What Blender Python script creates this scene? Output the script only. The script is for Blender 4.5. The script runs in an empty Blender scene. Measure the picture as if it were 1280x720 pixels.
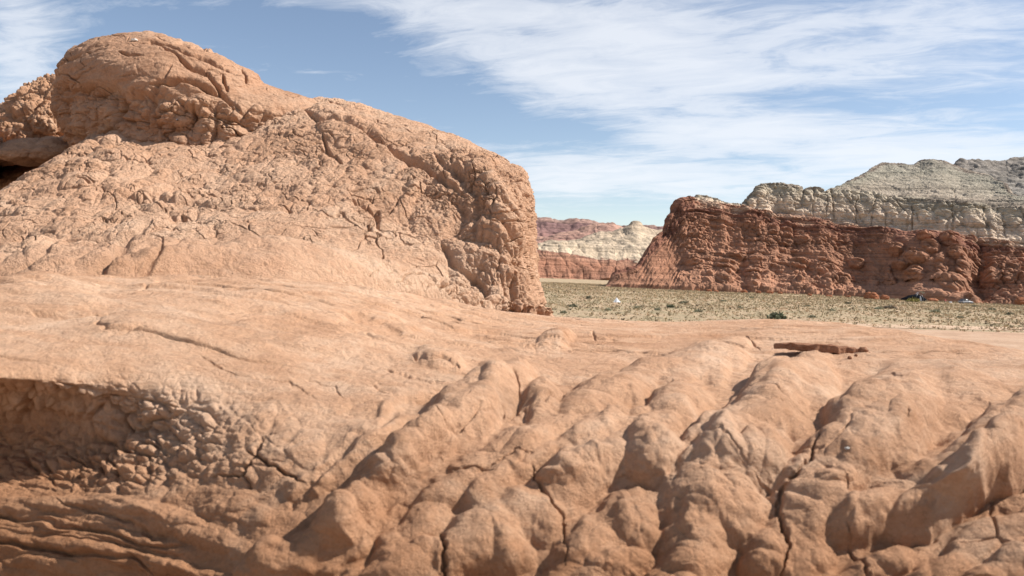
import bpy, math, random
import numpy as np
from mathutils import Matrix, Vector
from concurrent.futures import ThreadPoolExecutor

# ------------------------------------------------------------------ camera, sky, sun, exposure
scene = bpy.context.scene
F, CX, CY = 1005.0, 640.0, 360.0            # focal length in pixels of a 1280x720 frame
ROLL, PITCH = math.radians(2.0), math.atan(20 / F)
CAM = np.array([0.0, 0.0, 5.0])
cr, sr, cp, sp = math.cos(ROLL), math.sin(ROLL), math.cos(PITCH), math.sin(PITCH)
cam_d = bpy.data.cameras.new('camera')
cam = bpy.data.objects.new('camera', cam_d)
scene.collection.objects.link(cam)
R_ = (cr, sr * sp, sr * cp); U_ = (-sr, cr * sp, cr * cp); B_ = (0, -cp, sp)
cam.matrix_world = Matrix(((R_[0], U_[0], B_[0], CAM[0]), (R_[1], U_[1], B_[1], CAM[1]),
                           (R_[2], U_[2], B_[2], CAM[2]), (0, 0, 0, 1)))
cam_d.sensor_width = 36; cam_d.lens = 36 * F / 1280
cam_d.clip_start = 0.05; cam_d.clip_end = 20000
cam_d.dof.use_dof = True; cam_d.dof.focus_distance = 14; cam_d.dof.aperture_fstop = 4.5
scene.camera = cam

SUN = Vector((0.70, 0.05, 0.70)).normalized()          # towards the sun: from the right, high
sun_d = bpy.data.lights.new('sun', 'SUN')
sun_d.energy = 4.5; sun_d.angle = math.radians(0.6); sun_d.color = (1.0, 0.955, 0.89)
sun = bpy.data.objects.new('sun', sun_d); scene.collection.objects.link(sun)
sun.rotation_euler = (-SUN).to_track_quat('-Z', 'Y').to_euler()

world = bpy.data.worlds.new('World'); scene.world = world; world.use_nodes = True
SKY_STRENGTH = 0.085
scene.view_settings.view_transform = 'Standard'; scene.view_settings.look = 'None'
scene.view_settings.exposure = 0.74; scene.view_settings.gamma = 1
scene.view_settings.use_curve_mapping = False
scene.render.engine = 'CYCLES'
scene.cycles.max_bounces = 5; scene.cycles.diffuse_bounces = 3
scene.cycles.use_denoising = True


class NT:
    """tiny helper for node trees"""
    def __init__(s, nt): s.nt = nt; nt.nodes.clear()
    def n(s, t, **k):
        nd = s.nt.nodes.new(t)
        for a, v in k.items():
            if a.startswith('i_'): nd.inputs[a[2:].replace('_', ' ')].default_value = v
            else: setattr(nd, a, v)
        return nd
    def l(s, a, b): s.nt.links.new(a, b)
    def val(s, x, sock):
        if hasattr(x, 'is_linked') or hasattr(x, 'links'): s.l(x, sock)
        else: sock.default_value = x
    def math(s, op, a, b=0.0, c=0.0, clamp=False):
        nd = s.n('ShaderNodeMath', operation=op); nd.use_clamp = clamp
        s.val(a, nd.inputs[0]); s.val(b, nd.inputs[1]); s.val(c, nd.inputs[2]); return nd.outputs[0]
    def vmul(s, a, v):
        nd = s.n('ShaderNodeVectorMath', operation='MULTIPLY'); s.l(a, nd.inputs[0]); nd.inputs[1].default_value = v
        return nd.outputs[0]
    def noise(s, vec, scale, detail=6, rough=0.55, dist=0.0):
        nd = s.n('ShaderNodeTexNoise'); s.l(vec, nd.inputs['Vector'])
        nd.inputs['Scale'].default_value = scale; nd.inputs['Detail'].default_value = detail
        nd.inputs['Roughness'].default_value = rough; nd.inputs['Distortion'].default_value = dist
        return nd.outputs['Fac']
    def ramp(s, fac, stops):
        nd = s.n('ShaderNodeValToRGB'); e = nd.color_ramp.elements
        while len(e) < len(stops): e.new(0.5)
        for k, (p, c) in enumerate(stops):
            e[k].position = p; e[k].color = (c[0], c[1], c[2], 1) if hasattr(c, '__len__') else (c, c, c, 1)
        s.l(fac, nd.inputs[0]); return nd.outputs[0]
    def mix(s, fac, a, b, mode='MIX'):
        nd = s.n('ShaderNodeMix', data_type='RGBA', blend_type=mode)
        s.val(fac, nd.inputs[0])
        for x, k in ((a, 6), (b, 7)):
            if hasattr(x, '__len__'): nd.inputs[k].default_value = (x[0], x[1], x[2], 1)
            else: s.l(x, nd.inputs[k])
        return nd.outputs[2]


# sky with thin high cloud, laid out on a plane high above the ground
w = NT(world.node_tree)
out = w.n('ShaderNodeOutputWorld'); bg = w.n('ShaderNodeBackground'); bg.inputs[1].default_value = SKY_STRENGTH
sky = w.n('ShaderNodeTexSky', sky_type='NISHITA'); sky.sun_disc = False
sky.sun_elevation = math.asin(SUN.z); sky.sun_rotation = math.atan2(SUN.x, SUN.y)
sky.altitude = 1500; sky.air_density = 1.0; sky.dust_density = 0.6; sky.ozone_density = 1.2
tc = w.n('ShaderNodeTexCoord'); sep = w.n('ShaderNodeSeparateXYZ'); w.l(tc.outputs['Generated'], sep.inputs[0])
dx, dy, dz = sep.outputs
zc = w.math('MAXIMUM', w.math('ADD', dz, 0.10), 0.03)
pxc = w.math('DIVIDE', dx, zc); pyc = w.math('DIVIDE', dy, zc)
cmb = w.n('ShaderNodeCombineXYZ'); w.l(pxc, cmb.inputs[0]); w.l(pyc, cmb.inputs[1])
P = cmb.outputs[0]
rot = w.n('ShaderNodeVectorRotate', rotation_type='Z_AXIS'); rot.inputs['Angle'].default_value = math.radians(22)
w.l(P, rot.inputs['Vector'])
Ps = w.vmul(rot.outputs[0], (0.55, 0.8, 1))
n1 = w.noise(Ps, 0.9, 9, 0.60, 0.35)
n2 = w.noise(w.vmul(rot.outputs[0], (0.7, 1.5, 1)), 4.2, 9, 0.66, 0.6)
cl = w.math('ADD', w.math('MULTIPLY', n1, 0.5), w.math('MULTIPLY', n2, 0.5))
tx = w.math('DIVIDE', dx, w.math('MAXIMUM', dy, 0.05)); tz = w.math('DIVIDE', dz, w.math('MAXIMUM', dy, 0.05))
def blob(px, py, rx, ry, amp, ang=0.0):
    a = math.radians(ang)
    x0 = (px - 640) / F; z0 = (340 - py) / F
    ux = w.math('SUBTRACT', tx, x0); uz = w.math('SUBTRACT', tz, z0)
    p = w.math('ADD', w.math('MULTIPLY', ux, math.cos(a)), w.math('MULTIPLY', uz, math.sin(a)))
    q = w.math('SUBTRACT', w.math('MULTIPLY', uz, math.cos(a)), w.math('MULTIPLY', ux, math.sin(a)))
    p = w.math('DIVIDE', p, rx / F); q = w.math('DIVIDE', q, ry / F)
    r2 = w.math('ADD', w.math('MULTIPLY', p, p), w.math('MULTIPLY', q, q))
    return w.math('MULTIPLY', w.math('EXPONENT', w.math('MULTIPLY', r2, -1.0)), amp)
cl = w.math('ADD', w.math('MULTIPLY', w.math('SUBTRACT', cl, .5), 1.55), .5)
cov = None
for b in [(600, 62, 110, 40, .16, -12), (740, 122, 110, 26, .12, -16), (760, 268, 200, 16, -.14, 0), (800, 70, 240, 75, .22, -14), (900, 160, 120, 22, .26, 8), (1130, 40, 260, 60, .15, 0), (1150, 180, 170, 28, .28, 0),
          (830, 215, 130, 22, .30, -4), (700, 225, 60, 22, .24, -10), (20, 40, 60, 70, .22, 0), (560, 10, 200, 22, .18, -5), (10, 110, 50, 40, .2, 0),
          (1010, 120, 80, 14, -.14, 8), (740, 170, 120, 14, -.14, -10), (300, 60, 180, 60, -.12, 0), (540, 130, 110, 36, -.16, -10),
          (960, 190, 60, 10, -.12, 0), (1100, 120, 100, 14, -.10, 5), (820, 265, 160, 14, -.10, 0), (620, 170, 100, 18, -.12, 0)]:
    v = blob(*b); cov = v if cov is None else w.math('ADD', cov, v)
cl = w.math('ADD', cl, cov)
cf = w.ramp(cl, [(0.45, 0.0), (0.56, 0.30), (0.68, 0.72), (0.86, 0.95)])
cloud_col = w.n('ShaderNodeRGB'); cloud_col.outputs[0].default_value = (7.0, 7.15, 7.45, 1)
tint = w.mix(1.0, sky.outputs[0], (1.16, 1.05, 0.97), 'MULTIPLY')
skyc = w.mix(w.math('MULTIPLY', cf, 0.76), tint, (1, 1, 1)); w.l(cloud_col.outputs[0], skyc.node.inputs[7])
w.l(skyc, bg.inputs[0]); w.l(bg.outputs[0], out.inputs[0])

# ------------------------------------------------------------------ noise in numpy
rng = np.random.RandomState(7)
PERM = np.concatenate([rng.permutation(256)] * 3).astype(np.int32)
GR = rng.normal(size=(256, 3)); GR = (GR / np.linalg.norm(GR, axis=1)[:, None]).astype(np.float32)
RND = rng.rand(256, 3).astype(np.float32)
POOL = ThreadPoolExecutor(4)
def chunked(fn, P):
    sh = P.shape[:-1]; Q = np.ascontiguousarray(P.reshape(-1, 3), dtype=np.float32)
    parts = list(POOL.map(fn, [Q[i:i + 32768] for i in range(0, len(Q), 32768)]))
    if isinstance(parts[0], tuple): return tuple(np.concatenate(z).reshape(sh) for z in zip(*parts))
    return np.concatenate(parts).reshape(sh)
def _perlin(Q):
    fl = np.floor(Q); f = Q - fl; i = fl.astype(np.int32) & 255
    u = f * f * f * (f * (f * 6 - 15) + 10); r = 0
    for a in (0, 1):
        for b in (0, 1):
            for c in (0, 1):
                h = PERM[PERM[PERM[(i[:, 0] + a) & 255] + ((i[:, 1] + b) & 255)] + ((i[:, 2] + c) & 255)]
                g = GR[h]
                d = g[:, 0] * (f[:, 0] - a) + g[:, 1] * (f[:, 1] - b) + g[:, 2] * (f[:, 2] - c)
                wx = u[:, 0] if a else 1 - u[:, 0]; wy = u[:, 1] if b else 1 - u[:, 1]; wz = u[:, 2] if c else 1 - u[:, 2]
                r = r + d * wx * wy * wz
    return r * 1.7
def perlin(P, freq=1.0, off=0.0): return chunked(lambda q: _perlin(q * np.float32(freq) + np.float32(off)), P)
def fbm(P, freq, octv=4, gain=0.5, off=0.0, ridged=False):
    a, s, t = 1.0, 0, 0
    for k in range(octv):
        n = perlin(P, freq * 2.03 ** k, off + 17.3 * k)
        if ridged: n = 1 - 2 * np.abs(n)
        s = s + a * n; t += a; a *= gain
    return s / t
def _worley(Q):
    fl = np.floor(Q); f = Q - fl; i = fl.astype(np.int32)
    F1 = np.full(len(Q), 9, np.float32); F2 = F1.copy(); ID = np.zeros(len(Q), np.float32)
    for a in (-1, 0, 1):
        for b in (-1, 0, 1):
            for c in (-1, 0, 1):
                h = PERM[PERM[PERM[(i[:, 0] + a) & 255] + ((i[:, 1] + b) & 255)] + ((i[:, 2] + c) & 255)]
                o = RND[h]
                d = (o[:, 0] + a - f[:, 0]) ** 2 + (o[:, 1] + b - f[:, 1]) ** 2 + (o[:, 2] + c - f[:, 2]) ** 2
                m = d < F1
                F2 = np.where(m, F1, np.minimum(F2, d)); ID = np.where(m, o[:, 0], ID); F1 = np.where(m, d, F1)
    return np.sqrt(F1), np.sqrt(F2), ID
def worley(P, freq=1.0, off=0.0): return chunked(lambda q: _worley(q * np.float32(freq) + np.float32(off)), P)
def warp(P, freq, amp, off=0.0, octv=2):
    return P + amp * np.stack([fbm(P, freq, octv, off=off + 31.7 * k) for k in range(3)], -1)
def sstep(a, b, x): t = np.clip((x - a) / (b - a), 0, 1); return t * t * (3 - 2 * t)
def gauss(X, Y, cx, cy, rx, ry): return np.exp(-((X - cx) / rx) ** 2 - ((Y - cy) / ry) ** 2)
def lumps(P, freq, off=0.0):
    """rounded cells and the lines between them"""
    f1, f2, i = worley(P, freq, off); e = f2 - f1
    return 1 - np.exp(-e * 3.2), e, i

# ------------------------------------------------------------------ geometry helpers
def unproj(px, py, d):
    dxp = np.asarray(px, float) - CX; dyp = np.asarray(py, float) - CY; d = np.asarray(d, float) / F
    a = dxp * cr + dyp * sr; b = dxp * sr - dyp * cr
    return np.stack([a * d + CAM[0], (F * cp + b * sp) * d + CAM[1], (-F * sp + b * cp) * d + CAM[2]], -1)
def on_ground(px, py, z=0.0):
    p1 = unproj(px, py, 1.0) - CAM
    return CAM + p1 * ((z - CAM[2]) / p1[..., 2])[..., None]
def hermite(xk, yk, x):
    xk = np.asarray(xk, float); yk = np.asarray(yk, float)
    if yk.ndim == 1: yk = yk[:, None]
    h = np.diff(xk)[:, None]; s = np.diff(yk, axis=0) / h
    m = np.zeros_like(yk); m[0] = s[0]; m[-1] = s[-1]
    m[1:-1] = (s[:-1] * h[1:] + s[1:] * h[:-1]) / (h[1:] + h[:-1])
    x = np.clip(x, xk[0], xk[-1]); k = np.clip(np.searchsorted(xk, x) - 1, 0, len(xk) - 2)
    hh = h[k]; t = ((x - xk[k])[:, None]) / hh
    return ((2 * t ** 3 - 3 * t ** 2 + 1) * yk[k] + (t ** 3 - 2 * t ** 2 + t) * hh * m[k]
            + (-2 * t ** 3 + 3 * t ** 2) * yk[k + 1] + (t ** 3 - t ** 2) * hh * m[k + 1])
def net(rows, us, segs, linear=False):
    """rows: lists of (u, px, py, d). Returns the image-space grid and the row parameter."""
    R = []
    for r in rows:
        r = np.array(r, float)
        if linear: R.append(np.stack([np.interp(us, r[:, 0], r[:, k]) for k in (1, 2, 3)], -1))
        else: R.append(hermite(r[:, 0], r[:, 1:], us))
    R = np.stack(R)
    vs = np.concatenate([np.linspace(k, k + 1, n, endpoint=False) for k, n in enumerate(segs)] + [[len(rows) - 1.0]])
    G = hermite(np.arange(len(rows)), R.reshape(len(rows), -1), vs).reshape(len(vs), len(us), 3)
    return G, vs
def normals(P):
    du = np.gradient(P, axis=1); dv = np.gradient(P, axis=0)
    n = np.cross(du, dv); n /= np.linalg.norm(n, axis=-1, keepdims=True) + 1e-12
    return n
MATS = {}
def grid_mesh(name, P, mat, attrs=None, flip=False, parent=None):
    nv, nu = P.shape[:2]
    idx = np.arange(nv * nu, dtype=np.int32).reshape(nv, nu)
    q = np.stack([idx[:-1, :-1], idx[:-1, 1:], idx[1:, 1:], idx[1:, :-1]], -1).reshape(-1, 4)
    if flip: q = q[:, ::-1]
    return raw_mesh(name, P.reshape(-1, 3), q, mat, attrs, parent)
def raw_mesh(name, V, faces, mat, attrs=None, parent=None, smooth=True):
    V = np.ascontiguousarray(V, dtype=np.float32); faces = np.ascontiguousarray(faces, dtype=np.int32)
    me = bpy.data.meshes.new(name); k = faces.shape[1]
    me.vertices.add(len(V)); me.vertices.foreach_set('co', V.ravel())
    me.loops.add(faces.size); me.loops.foreach_set('vertex_index', faces.ravel())
    me.polygons.add(len(faces)); me.polygons.foreach_set('loop_start', np.arange(0, faces.size, k, dtype=np.int32))
    me.polygons.foreach_set('use_smooth', np.full(len(faces), smooth, dtype=bool))
    for an, av in (attrs or {}).items():
        av = np.asarray(av, dtype=np.float32)
        if av.size == len(V):
            at = me.attributes.new(an, 'FLOAT', 'POINT'); at.data.foreach_set('value', av.ravel())
        else:
            at = me.attributes.new(an, 'FLOAT_COLOR', 'POINT'); at.data.foreach_set('color', av.ravel())
    me.update(calc_edges=True); me.validate()
    me.materials.append(mat)
    ob = bpy.data.objects.new(name, me); scene.collection.objects.link(ob)
    if parent: ob.parent = parent
    return ob
def tag(o, label=None, cat=None, group=None, kind=None):
    if label: o['label'] = label
    if cat: o['category'] = cat
    if group: o['group'] = group
    if kind: o['kind'] = kind
    return o
def ell(H, X, Y, cx, cy, a, b, ang, h, p=0.65, mode='max'):
    """a rounded lump of half-axes a, b (pixels), turned by ang degrees (up to the right)"""
    t = math.radians(-ang); c, s = math.cos(t), math.sin(t)
    dx_, dy_ = X - cx, Y - cy
    q = ((dx_ * c + dy_ * s) / a) ** 2 + ((-dx_ * s + dy_ * c) / b) ** 2
    v = h * np.clip(1 - q, 0, 1) ** p
    return H + v if mode == 'add' else (np.maximum(H, v) if mode == 'max' else H)
def ells(H, X, Y, cx, cy, a, b, ang, h, p=0.75, k=4.0):
    """as ell, but melting into what is there"""
    t = math.radians(-ang); c, s = math.cos(t), math.sin(t)
    R_ = max(a, b) * 1.6 + 20; sel = (np.abs(X - cx) < R_) & (np.abs(Y - cy) < R_)
    dx_, dy_ = X[sel] - cx, Y[sel] - cy
    q = 1 - ((dx_ * c + dy_ * s) / a) ** 2 - ((-dx_ * s + dy_ * c) / b) ** 2
    v = h * np.sign(q) * np.abs(q) ** p; h0 = H[sel]; w_ = np.maximum(k - np.abs(h0 - v), 0) / k
    H = H.copy(); H[sel] = np.maximum(h0, v) + w_ * w_ * k / 4; return H
def ridge(H, X, Y, pts, wd, h, p=0.8, k=10.0):
    xs = [q[0] for q in pts]; ys = [q[1] for q in pts]; m_ = wd * 1.5 + 20
    sel = (X > min(xs) - m_) & (X < max(xs) + m_) & (Y > min(ys) - m_) & (Y < max(ys) + m_)
    d, t = polydist(X[sel], Y[sel], pts)
    q = 1 - (d / wd) ** 2; v = h * np.sign(q) * np.abs(q) ** p * (.8 + .2 * np.sin(t * 9 + xs[0])); h0 = H[sel]; w_ = np.maximum(k - np.abs(h0 - v), 0) / k
    H = H.copy(); H[sel] = np.maximum(h0, v) + w_ * w_ * k / 4; return H
def polydist(X, Y, pts):
    """distance to a polyline (pixels), and position 0..1 along it"""
    best = np.full(X.shape, 1e9); par = np.zeros(X.shape); n = len(pts) - 1
    for k in range(n):
        (x0, y0), (x1, y1) = pts[k], pts[k + 1]
        L2 = (x1 - x0) ** 2 + (y1 - y0) ** 2 + 1e-9
        t = np.clip(((X - x0) * (x1 - x0) + (Y - y0) * (y1 - y0)) / L2, 0, 1)
        d = np.hypot(X - x0 - t * (x1 - x0), Y - y0 - t * (y1 - y0))
        m = d < best; best = np.where(m, d, best); par = np.where(m, (k + t) / n, par)
    return best, par
def carve(H, X, Y, pts, width, depth, taper=True):
    xs = [p[0] for p in pts]; ys = [p[1] for p in pts]; m_ = width * 2.5 + 12
    sel = (X > min(xs) - m_) & (X < max(xs) + m_) & (Y > min(ys) - m_) & (Y < max(ys) + m_)
    if not sel.any(): return H
    d, t = polydist(X[sel], Y[sel], pts)
    k = np.sqrt(np.clip(4 * t * (1 - t), 0, 1)) if taper else 1.0
    H = H.copy(); H[sel] -= depth * k * np.exp(-(d / (width * np.maximum(k, 0.25))) ** 2); return H

# ------------------------------------------------------------------ materials
def attr_node(m, name): a = m.n('ShaderNodeAttribute'); a.attribute_name = name; return a
def finish(m, col, height, dist, rough=0.95, strength=1.0, spec=0.12):
    b = m.n('ShaderNodeBsdfPrincipled'); b.inputs['Roughness'].default_value = rough
    b.inputs['Specular IOR Level'].default_value = spec
    m.val(col, b.inputs['Base Color'])
    if height is not None:
        bp = m.n('ShaderNodeBump'); bp.inputs['Distance'].default_value = dist; bp.inputs['Strength'].default_value = strength
        m.l(height, bp.inputs['Height']); m.l(bp.outputs[0], b.inputs['Normal'])
    o = m.n('ShaderNodeOutputMaterial'); m.l(b.outputs[0], o.inputs[0])
def newmat(name):
    mt = bpy.data.materials.new(name); mt.use_nodes = True
    return mt, NT(mt.node_tree)
def rock_mat(name, pale, mid, deep, scale, bump, streak=(1, 1, 1), bed_or_shade=None):
    mt, m = newmat(name)
    t = m.n('ShaderNodeTexCoord').outputs['Object']
    a = m.noise(t, 0.35 * scale, 5, 0.6, 0.6)
    b = m.noise(m.vmul(t, streak), 1.6 * scale, 7, 0.65, 0.8)
    c = m.noise(t, 9 * scale, 6, 0.7)
    f = m.math('ADD', m.math('ADD', m.math('MULTIPLY', a, .45), m.math('MULTIPLY', b, .38)), m.math('MULTIPLY', c, .17))
    col = m.ramp(f, [(0.36, deep), (0.50, mid), (0.62, pale)])
    sp_ = m.ramp(m.noise(t, 42 * scale, 3, 0.8), [(0.36, 0.78), (0.55, 1.0)])
    col = m.mix(0.7, col, sp_, 'MULTIPLY')
    pt = m.ramp(m.noise(m.vmul(t, (1, 1, 1.8)), .9 * scale, 8, .68, 1.2), [(.54, 0.0), (.72, .5)])
    col = m.mix(pt, col, tuple(min(.72, c_ * k_) for c_, k_ in zip(pale, (1.06, 1.16, 1.24))))
    st = m.ramp(m.noise(m.vmul(t, (1.4, 1.4, .8)), .55 * scale, 7, .7, .9), [(.30, .70), (.44, 1.0)])
    col = m.mix(.8, col, st, 'MULTIPLY')
    if bed_or_shade:                                     # painted shade: colour turns browner below a given height
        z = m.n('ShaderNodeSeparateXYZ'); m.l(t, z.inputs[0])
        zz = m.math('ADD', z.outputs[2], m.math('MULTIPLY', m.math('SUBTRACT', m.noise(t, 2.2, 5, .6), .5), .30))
        mr = m.n('ShaderNodeMapRange'); m.l(zz, mr.inputs[0]); mr.inputs[1].default_value = bed_or_shade[0]; mr.inputs[2].default_value = bed_or_shade[1]; mr.inputs[3].default_value = 1; mr.inputs[4].default_value = 0
        col = m.mix(mr.outputs[0], col, m.mix(1.0, col, bed_or_shade[2], 'MULTIPLY'))
    vo = m.n('ShaderNodeTexVoronoi'); vo.inputs['Scale'].default_value = 26 * scale; m.l(t, vo.inputs['Vector'])
    h = m.math('ADD', m.math('MULTIPLY', m.noise(t, 12 * scale, 10, 0.68), 1.0), m.math('MULTIPLY', vo.outputs['Distance'], 0.15))
    h = m.math('ADD', h, m.math('MULTIPLY', m.noise(t, 90 * scale, 4, .75), .36))
    finish(m, col, h, bump)
    return mt
M_ledge = rock_mat('ledge_sandstone', (.67, .445, .30), (.59, .35, .215), (.44, .235, .13), 1.6, 0.028, (1, 1.5, 3), (4.12, 4.52, (.72, .60, .49)))  # last tuple paints shade into the lower ledge colour
M_knoll = rock_mat('knoll_mudstone', (.69, .455, .305), (.615, .37, .235), (.49, .27, .155), 0.5, 0.10, (1, 1, 1.6))
M_dome = rock_mat('dome_sandstone', (.56, .35, .225), (.50, .29, .18), (.40, .215, .125), 0.5, 0.08, (1, 1, 2.5))
M_flake = rock_mat('dark_flake', (.42, .23, .14), (.33, .165, .095), (.22, .10, .055), 6, 0.01, (1, 1, 3))
M_red = rock_mat('red_boulder', (.45, .21, .12), (.37, .155, .08), (.27, .105, .055), 0.15, 0.25)

Q = 1.0
# ------------------------------------------------------------------ foreground ledge
def build_ledge():
    us = np.linspace(-420, 1720, int(2140 * Q))
    crest = [(-420, 352), (-150, 352), (0, 349), (20, 345), (45, 342), (90, 343), (150, 346), (210, 347), (300, 350), (400, 354), (480, 364), (560, 378), (620, 389),
             (680, 396), (760, 401), (830, 404), (900, 402), (975, 400), (1010, 403), (1060, 406), (1100, 412), (1160, 420),
             (1280, 441), (1420, 452), (1720, 480)]
    cd = hermite([-420, 0, 400, 600, 800, 1000, 1280, 1720], [3.6, 4.4, 6.2, 7.2, 7.4, 7.0, 5.0, 3.8], np.array([c[0] for c in crest]))[:, 0]
    C = [(c[0], c[0], c[1], d) for c, d in zip(crest, cd)]
    def row(pts): return [(x, x, y, d) for x, y, d in pts]
    backs = [[(u, x, y + a, d * b) for u, x, y, d in C] for a, b in ((5, 1.10), (20, 1.3), (60, 1.5), (180, 1.7), (480, 1.85), (950, 1.95))]
    near = [(u, x, y + 6, d * .86) for u, x, y, d in C]
    r2 = row([(-420, 385, 2.9), (0, 380, 3.3), (200, 382, 3.5), (400, 388, 4.1), (600, 412, 4.9), (800, 426, 5.1), (1000, 428, 5.0), (1280, 462, 3.9), (1720, 505, 3.2)])
    r3 = row([(-420, 470, 2.42), (0, 466, 2.54), (90, 464, 2.66), (220, 458, 2.80), (400, 458, 3.05), (600, 462, 3.45), (800, 468, 3.7), (1000, 470, 3.55), (1280, 505, 2.95), (1720, 560, 2.5)])
    r4 = row([(-420, 548, 3.3), (0, 540, 2.82), (90, 540, 2.70), (220, 545, 2.58), (330, 545, 2.47), (450, 540, 2.47), (600, 535, 2.56), (800, 540, 2.60), (1000, 545, 2.52), (1280, 580, 2.32), (1720, 640, 2.1)])
    r5 = row([(-420, 640, 3.0), (0, 632, 2.55), (200, 628, 2.38), (400, 622, 2.27), (600, 620, 2.28), (800, 620, 2.29), (1000, 625, 2.25), (1280, 655, 2.14), (1720, 700, 1.9)])
    r6 = row([(-420, 730, 2.9), (0, 722, 2.38), (200, 720, 2.22), (400, 720, 2.08), (600, 720, 2.06), (800, 720, 2.06), (1000, 725, 2.04), (1280, 740, 1.96), (1720, 760, 1.8)])
    r7 = row([(-420, 900, 2.7), (0, 900, 2.15), (640, 900, 1.85), (1280, 900, 1.8), (1720, 900, 1.7)])
    r8 = row([(-420, 1700, 1.8), (0, 1700, 1.55), (640, 1700, 1.4), (1720, 1700, 1.3)])
    G, vs = net([r8, r7, r6, r5, r4, r3, r2, near, C] + backs, us,
                [int(k * Q) for k in (50, 150, 170, 160, 160, 150, 120, 60, 24, 20, 14, 12, 12, 12)])
    X, Y, D = G[..., 0], G[..., 1], G[..., 2]
    P = unproj(X, Y, D); N = normals(P)
    if (N * (CAM - P)).sum(-1)[300:700].mean() < 0: N = -N; fl = True
    else: fl = False
    # warped picture coordinates for the hand-placed lumps
    S3 = np.stack([X, Y * 1.4, np.zeros_like(X)], -1)
    wk = sstep(385, 520, Y) * .85 + .15; wx = fbm(S3, 1 / 60, 3, off=3) * 17 + fbm(S3, 1 / 18, 2, off=5) * 4 * wk; wy = (fbm(S3, 1 / 60, 3, off=9) * 12 + fbm(S3, 1 / 18, 2, off=15) * 3) * wk
    Xw, Yw = X + wx, Y + wy
    H = np.zeros_like(X)
    L = [  # cx, cy, a, b, angle, height(px)
        (543, 446, 40, 15, -14, 9), (696, 421, 24, 12, 5, 9), (611, 457, 20, 9, -8, 6), (560, 500, 26, 16, 10, 4),
        (592, 506, 78, 34, 24, 22), (676, 496, 32, 30, 20, 18), (505, 570, 66, 38, 45, 26), (440, 640, 60, 44, 48, 26),
        (612, 668, 48, 62, 70, 20), (722, 585, 80, 40, 28, 22), (775, 487, 95, 24, 20, 17), (742, 530, 60, 28, 26, 16),
        (820, 566, 44, 56, 60, 22), (500, 706, 86, 36, 22, 22), (790, 646, 52, 48, 40, 20), (760, 706, 70, 32, 20, 22),
        (975, 487, 70, 38, 28, 24), (940, 566, 56, 40, 35, 22), (886, 616, 60, 90, 70, 30), (1092, 530, 90, 58, 12, 26),
        (1036, 616, 56, 48, 40, 22), (1200, 588, 140, 36, 28, 46), (1258, 536, 80, 24, 22, 16), (1270, 700, 150, 34, 28, 30),
        (877, 452, 66, 20, 14, 13), (915, 428, 32, 9, 6, 6), (1180, 470, 90, 22, -12, 8), (1080, 452, 60, 12, 0, 5),
        (400, 600, 26, 14, 40, 10), (1090, 690, 60, 40, 30, 18), (680, 640, 40, 44, 50, 16), (660, 560, 50, 22, 35, 10),
        (1010, 705, 50, 40, 30, 18), (345, 690, 30, 34, 60, 22), (850, 505, 50, 26, 25, 15),
        (960, 690, 40, 50, 70, 22), (560, 620, 30, 20, 40, 9)]
    for pts, wd, h in [([(640, 482), (590, 508), (530, 560), (455, 640), (400, 695), (330, 725)], 36, 30), ([(640, 560), (565, 612), (510, 675), (450, 735)], 25, 18), ([(650, 640), (600, 680), (540, 730), (500, 780)], 38, 28),
                       ([(490, 520), (420, 578), (375, 612)], 18, 13), ([(885, 458), (805, 484), (725, 515), (660, 562), (605, 625)], 31, 24), ([(850, 508), (800, 542), (738, 588), (690, 655)], 34, 26),
                       ([(900, 566), (884, 625), (862, 705), (845, 770)], 54, 36), ([(1015, 478), (965, 500), (912, 550), (872, 585)], 42, 27), ([(1125, 510), (1075, 548), (1034, 606), (1002, 660)], 62, 32),
                       ([(1400, 480), (1330, 508), (1255, 548), (1192, 596), (1110, 638), (1062, 658)], 36, 40), ([(1500, 560), (1380, 628), (1280, 672), (1200, 708), (1120, 770)], 42, 32), ([(765, 645), (722, 705), (690, 770)], 42, 28),
                       ([(1090, 690), (1040, 730), (1010, 780)], 34, 22)]:
        H = ridge(H, Xw, Yw, pts, wd * .88, h * 1.04, k=10)
    for k, l in enumerate(L): H = ells(H, Xw, Yw, l[0], l[1] + .55 * l[5], l[2] * .9, l[3] * .88, l[4], l[5] * 1.55, p=0.75, k=9)
    # lumps sitting on the lumps
    for l in [(470, 600, 26, 20, 30, 8), (540, 545, 24, 18, 30, 7), (620, 490, 26, 18, 20, 7), (700, 600, 30, 18, 20, 8), (960, 470, 30, 14, 20, 7),
              (1060, 515, 40, 22, 0, 7), (1140, 545, 34, 24, 20, 8), (900, 575, 34, 26, 40, 8), (880, 660, 34, 34, 0, 9), (1190, 600, 34, 18, 28, 8), (1040, 600, 26, 18, 20, 7),
              (425, 660, 24, 26, 40, 8), (740, 575, 26, 16, 10, 6), (810, 550, 22, 24, 60, 6), (1250, 570, 30, 14, 20, 8), (560, 505, 20, 12, 10, 5)]:
        H = ell(H, Xw, Yw, l[0], l[1] + 4, l[2], l[3], l[4], l[5] * 1.5, p=0.9, mode='add')
    # left part: hollow below the lip, knobs in it, swelling waves beneath
    Hl = np.zeros_like(X)
    cav = gauss(X, Y, 60, 535, 150, 62); Hl -= 18 * cav
    lip = np.exp(-((Yw - (462 + 0.0002 * (X - 60) ** 2)) / 13) ** 2) * sstep(190, 80, X) * sstep(-500, -350, X); Hl += 4 * lip
    f1, e1, _ = lumps(warp(S3, 1 / 40, 17, off=4), 1 / 34, 0.3)
    f2_, e2, _ = lumps(warp(S3, 1 / 20, 5, off=8), 1 / 15, 2.3)
    km = np.clip(gauss(X, Y, 165, 545, 100, 58) * 1.2 + gauss(X, Y, 30, 540, 100, 58), 0, 1)
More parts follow.
